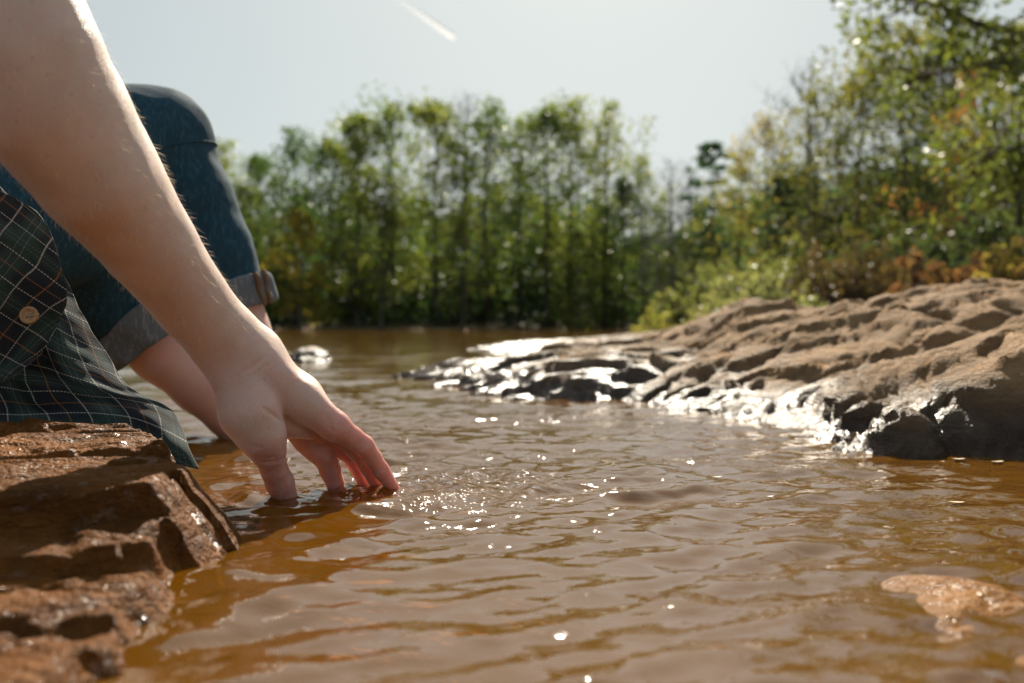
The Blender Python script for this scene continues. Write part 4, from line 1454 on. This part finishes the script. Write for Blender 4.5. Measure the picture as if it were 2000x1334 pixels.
def shirt_sdf(p):
    d = chain([(pelvis + np.array([0.01, -0.02, 0.07]), 0.150), ((pelvis + chest) / 2, 0.135), (chest, 0.152), (chest * 0.4 + neck * 0.6, 0.075)], 0.05)(p)
    d = smin(d, chain([(chest + np.array([0, 0, 0.03]), 0.10), (shoulder, 0.072), (shoulder * 0.62 + P(-40, -70, 0.66) * 0.38, 0.064)], 0.03)(p), 0.04)
    d = smin(d, chain([(chest + np.array([0, 0, 0.03]), 0.10), (r_sh, 0.072), (r_el, 0.058), (r_wr * 0.8 + r_el * 0.2, 0.045)], 0.03)(p), 0.04)
    return d + 0.012 * np.abs(noise(p * np.array([12, 12, 6], np.float32))) - 0.004


SV, SF = surface_nets(shirt_sdf, (-1.1, 0.55, 0.05), (-0.385, 1.25, 0.74), 0.0065)
SUV = np.stack([SV[:, 0] * 0.7 + SV[:, 1] * 0.7, SV[:, 2]], 1)
A = Acc()
for (v_, f_) in ((S1[0], S1[1]), (S2[0], S2[1]), (SV, SF)):
    A.add((v_, f_))
V, F = A.get()
UVv = np.concatenate([S1[2], S2[2], SUV])
me = mesh_np("plaid_shirt", V, F, M['plaid'])
ul = me.uv_layers.new(name="UVMap")
li = np.empty(len(me.loops), np.int32)
me.loops.foreach_get("vertex_index", li)
ul.data.foreach_set("uv", UVv[li].astype(np.float32).ravel())
shirt = obj("plaid_shirt", me, person)
so = shirt.modifiers.new("thickness", 'SOLIDIFY'); so.thickness = 0.0014; so.offset = 0
tag(shirt, "dark green plaid flannel shirt with its tail draped over the ledge")

# button on the hanging placket
bc = P(57, 616, 0.826)
V, F = [], []
prof = [(0.0, 0.0006), (0.0030, 0.0006), (0.0046, 0.0012), (0.0058, 0.0022), (0.0068, 0.0022), (0.0074, 0.0012), (0.0074, -0.0004), (0.0066, -0.0012), (0.0, -0.0012)]
na = 40
bn = np.array([0.15, -0.97, 0.12]); bn /= np.linalg.norm(bn)
_, ba, bb = frame(bn, np.array([0, 0.1, 1.0]))
for r0, hgt in prof:
    for j in range(na):
        an = j / na * 2 * math.pi
        V.append(bc + bn * hgt + r0 * (math.cos(an) * ba + math.sin(an) * bb))
for i in range(len(prof) - 1):
    for j in range(na):
        F.append((i * na + j, i * na + (j + 1) % na, (i + 1) * na + (j + 1) % na, (i + 1) * na + j))
btn = obj("button", mesh_np("button", np.array(V), np.array(F), M['button']), shirt)
tag(btn, "round tan button on the shirt front")
A = Acc()
for sgn in (-1, 1):
    a0 = bc + bn * 0.0012 + 0.0022 * (sgn * ba * 0.8 + bb * 0.8)
    a1 = bc + bn * 0.0012 - 0.0022 * (sgn * ba * 0.8 + bb * 0.8)
    A.add(tube(np.array([a0 - bn * 0.001, a0 + bn * 0.0004, (a0 + a1) / 2 + bn * 0.0007, a1 + bn * 0.0004, a1 - bn * 0.001]), [0.0005] * 5, 6))
a0 = bc + bn * 0.0012
A.add(tube(np.array([a0, a0 - ba * 0.004 + bn * 0.0012, a0 - ba * 0.0085 - bb * 0.001]), [0.0006] * 3, 6))
V, F = A.get()
obj("stitching", mesh_np("stitching", V, F, M['thread']), shirt)

# ------------------------------------------------------------------ specks drifting on the water
for k, (u, v, wpx, ttl) in enumerate(((1400, 933, 20, "pale leaf fleck floating nearest the middle of the open water"), (1503, 976, 18, "tan leaf fleck floating right of the middle fleck"),
                                      (1868, 989, 30, "larger tan leaf floating near the right edge of the water"), (1872, 908, 26, "dim leaf floating in the outcrop's shade, nearer the middle"),
                                      (1948, 907, 28, "dim leaf floating in the outcrop's shade at the right edge"))):
    x, y, _ = Wl(u, v)
    L = wpx / F_PX * y
    n = 9
    s = np.linspace(-1, 1, n)
    wd = 0.45 * (1 - s ** 2) ** 0.7
    V = np.concatenate([np.stack([s * L / 2, side_ * wd * L / 2 * (1 + 0.15 * np.sin(5 * s + k)), 0.0008 + 0.0006 * np.abs(s) ** 2 + 0.0004 * abs(side_)], 1) for side_ in (-1, 0, 1)])
    F = [(a_ * n + i, a_ * n + i + 1, (a_ + 1) * n + i + 1, (a_ + 1) * n + i) for a_ in (0, 1) for i in range(n - 1)]
    o = obj("floating_leaf", mesh_np("floating_leaf", V, np.array(F), mat_plain("drifting_leaf", (0.50, 0.36, 0.20), 0.6)))
    so = o.modifiers.new("thickness", 'SOLIDIFY'); so.thickness = 0.0006
    o.location = (x, y, float(waves(np.array([[x]]), np.array([[y]]))[0, 0]) + 0.001)
    o.rotation_euler[2] = 0.3 * math.sin(k * 2.1)
    tag(o, ttl, "leaf", "leaf flecks adrift on the water")

# ------------------------------------------------------------------ drops thrown up beside the fingertips
def mat_drop():
    m = NT("water_drop")
    fr = m.n("Fresnel", i_IOR=1.333).outputs[0]
    g = m.n("BsdfGlossy", i_Color=(1, 1, 1), i_Roughness=0.03)
    t = m.n("BsdfTransparent", i_Color=(0.97, 0.95, 0.92))
    return m.done(m.n("MixShader", n0=m.math('ADD', fr, 0.08), n1=t.outputs[0], n2=g.outputs[0]).outputs[0])


rd = np.random.default_rng(44)
A = Acc()
for k in range(110):
    q = rd.random()
    c = np.array([-0.105 + 0.10 * q + 0.018 * rd.normal(), 0.965 + 0.075 * q + 0.020 * rd.normal(), 0.003 + 0.030 * rd.random() ** 2.2 * (1.2 - q * 0.5)])
    r0 = 0.0005 + 0.0011 * rd.random() ** 2
    n_ = 8
    V, F = [], []
    for i in range(5):
        th = math.pi * (i + 0.001) / 4.002
        for j in range(n_):
            V.append(c + r0 * np.array([math.sin(th) * math.cos(j / n_ * 6.2832), math.sin(th) * math.sin(j / n_ * 6.2832), 1.15 * math.cos(th)]))
    for i in range(4):
        for j in range(n_):
            F.append((i * n_ + j, (i + 1) * n_ + j, (i + 1) * n_ + (j + 1) % n_, i * n_ + (j + 1) % n_))
    A.add((np.array(V), np.array(F)))
V, F = A.get()
tag(obj("splash_drops", mesh_np("splash_drops", V, F, mat_drop())), "fine drops of water thrown up beside the fingertips", "splash", kind="stuff")
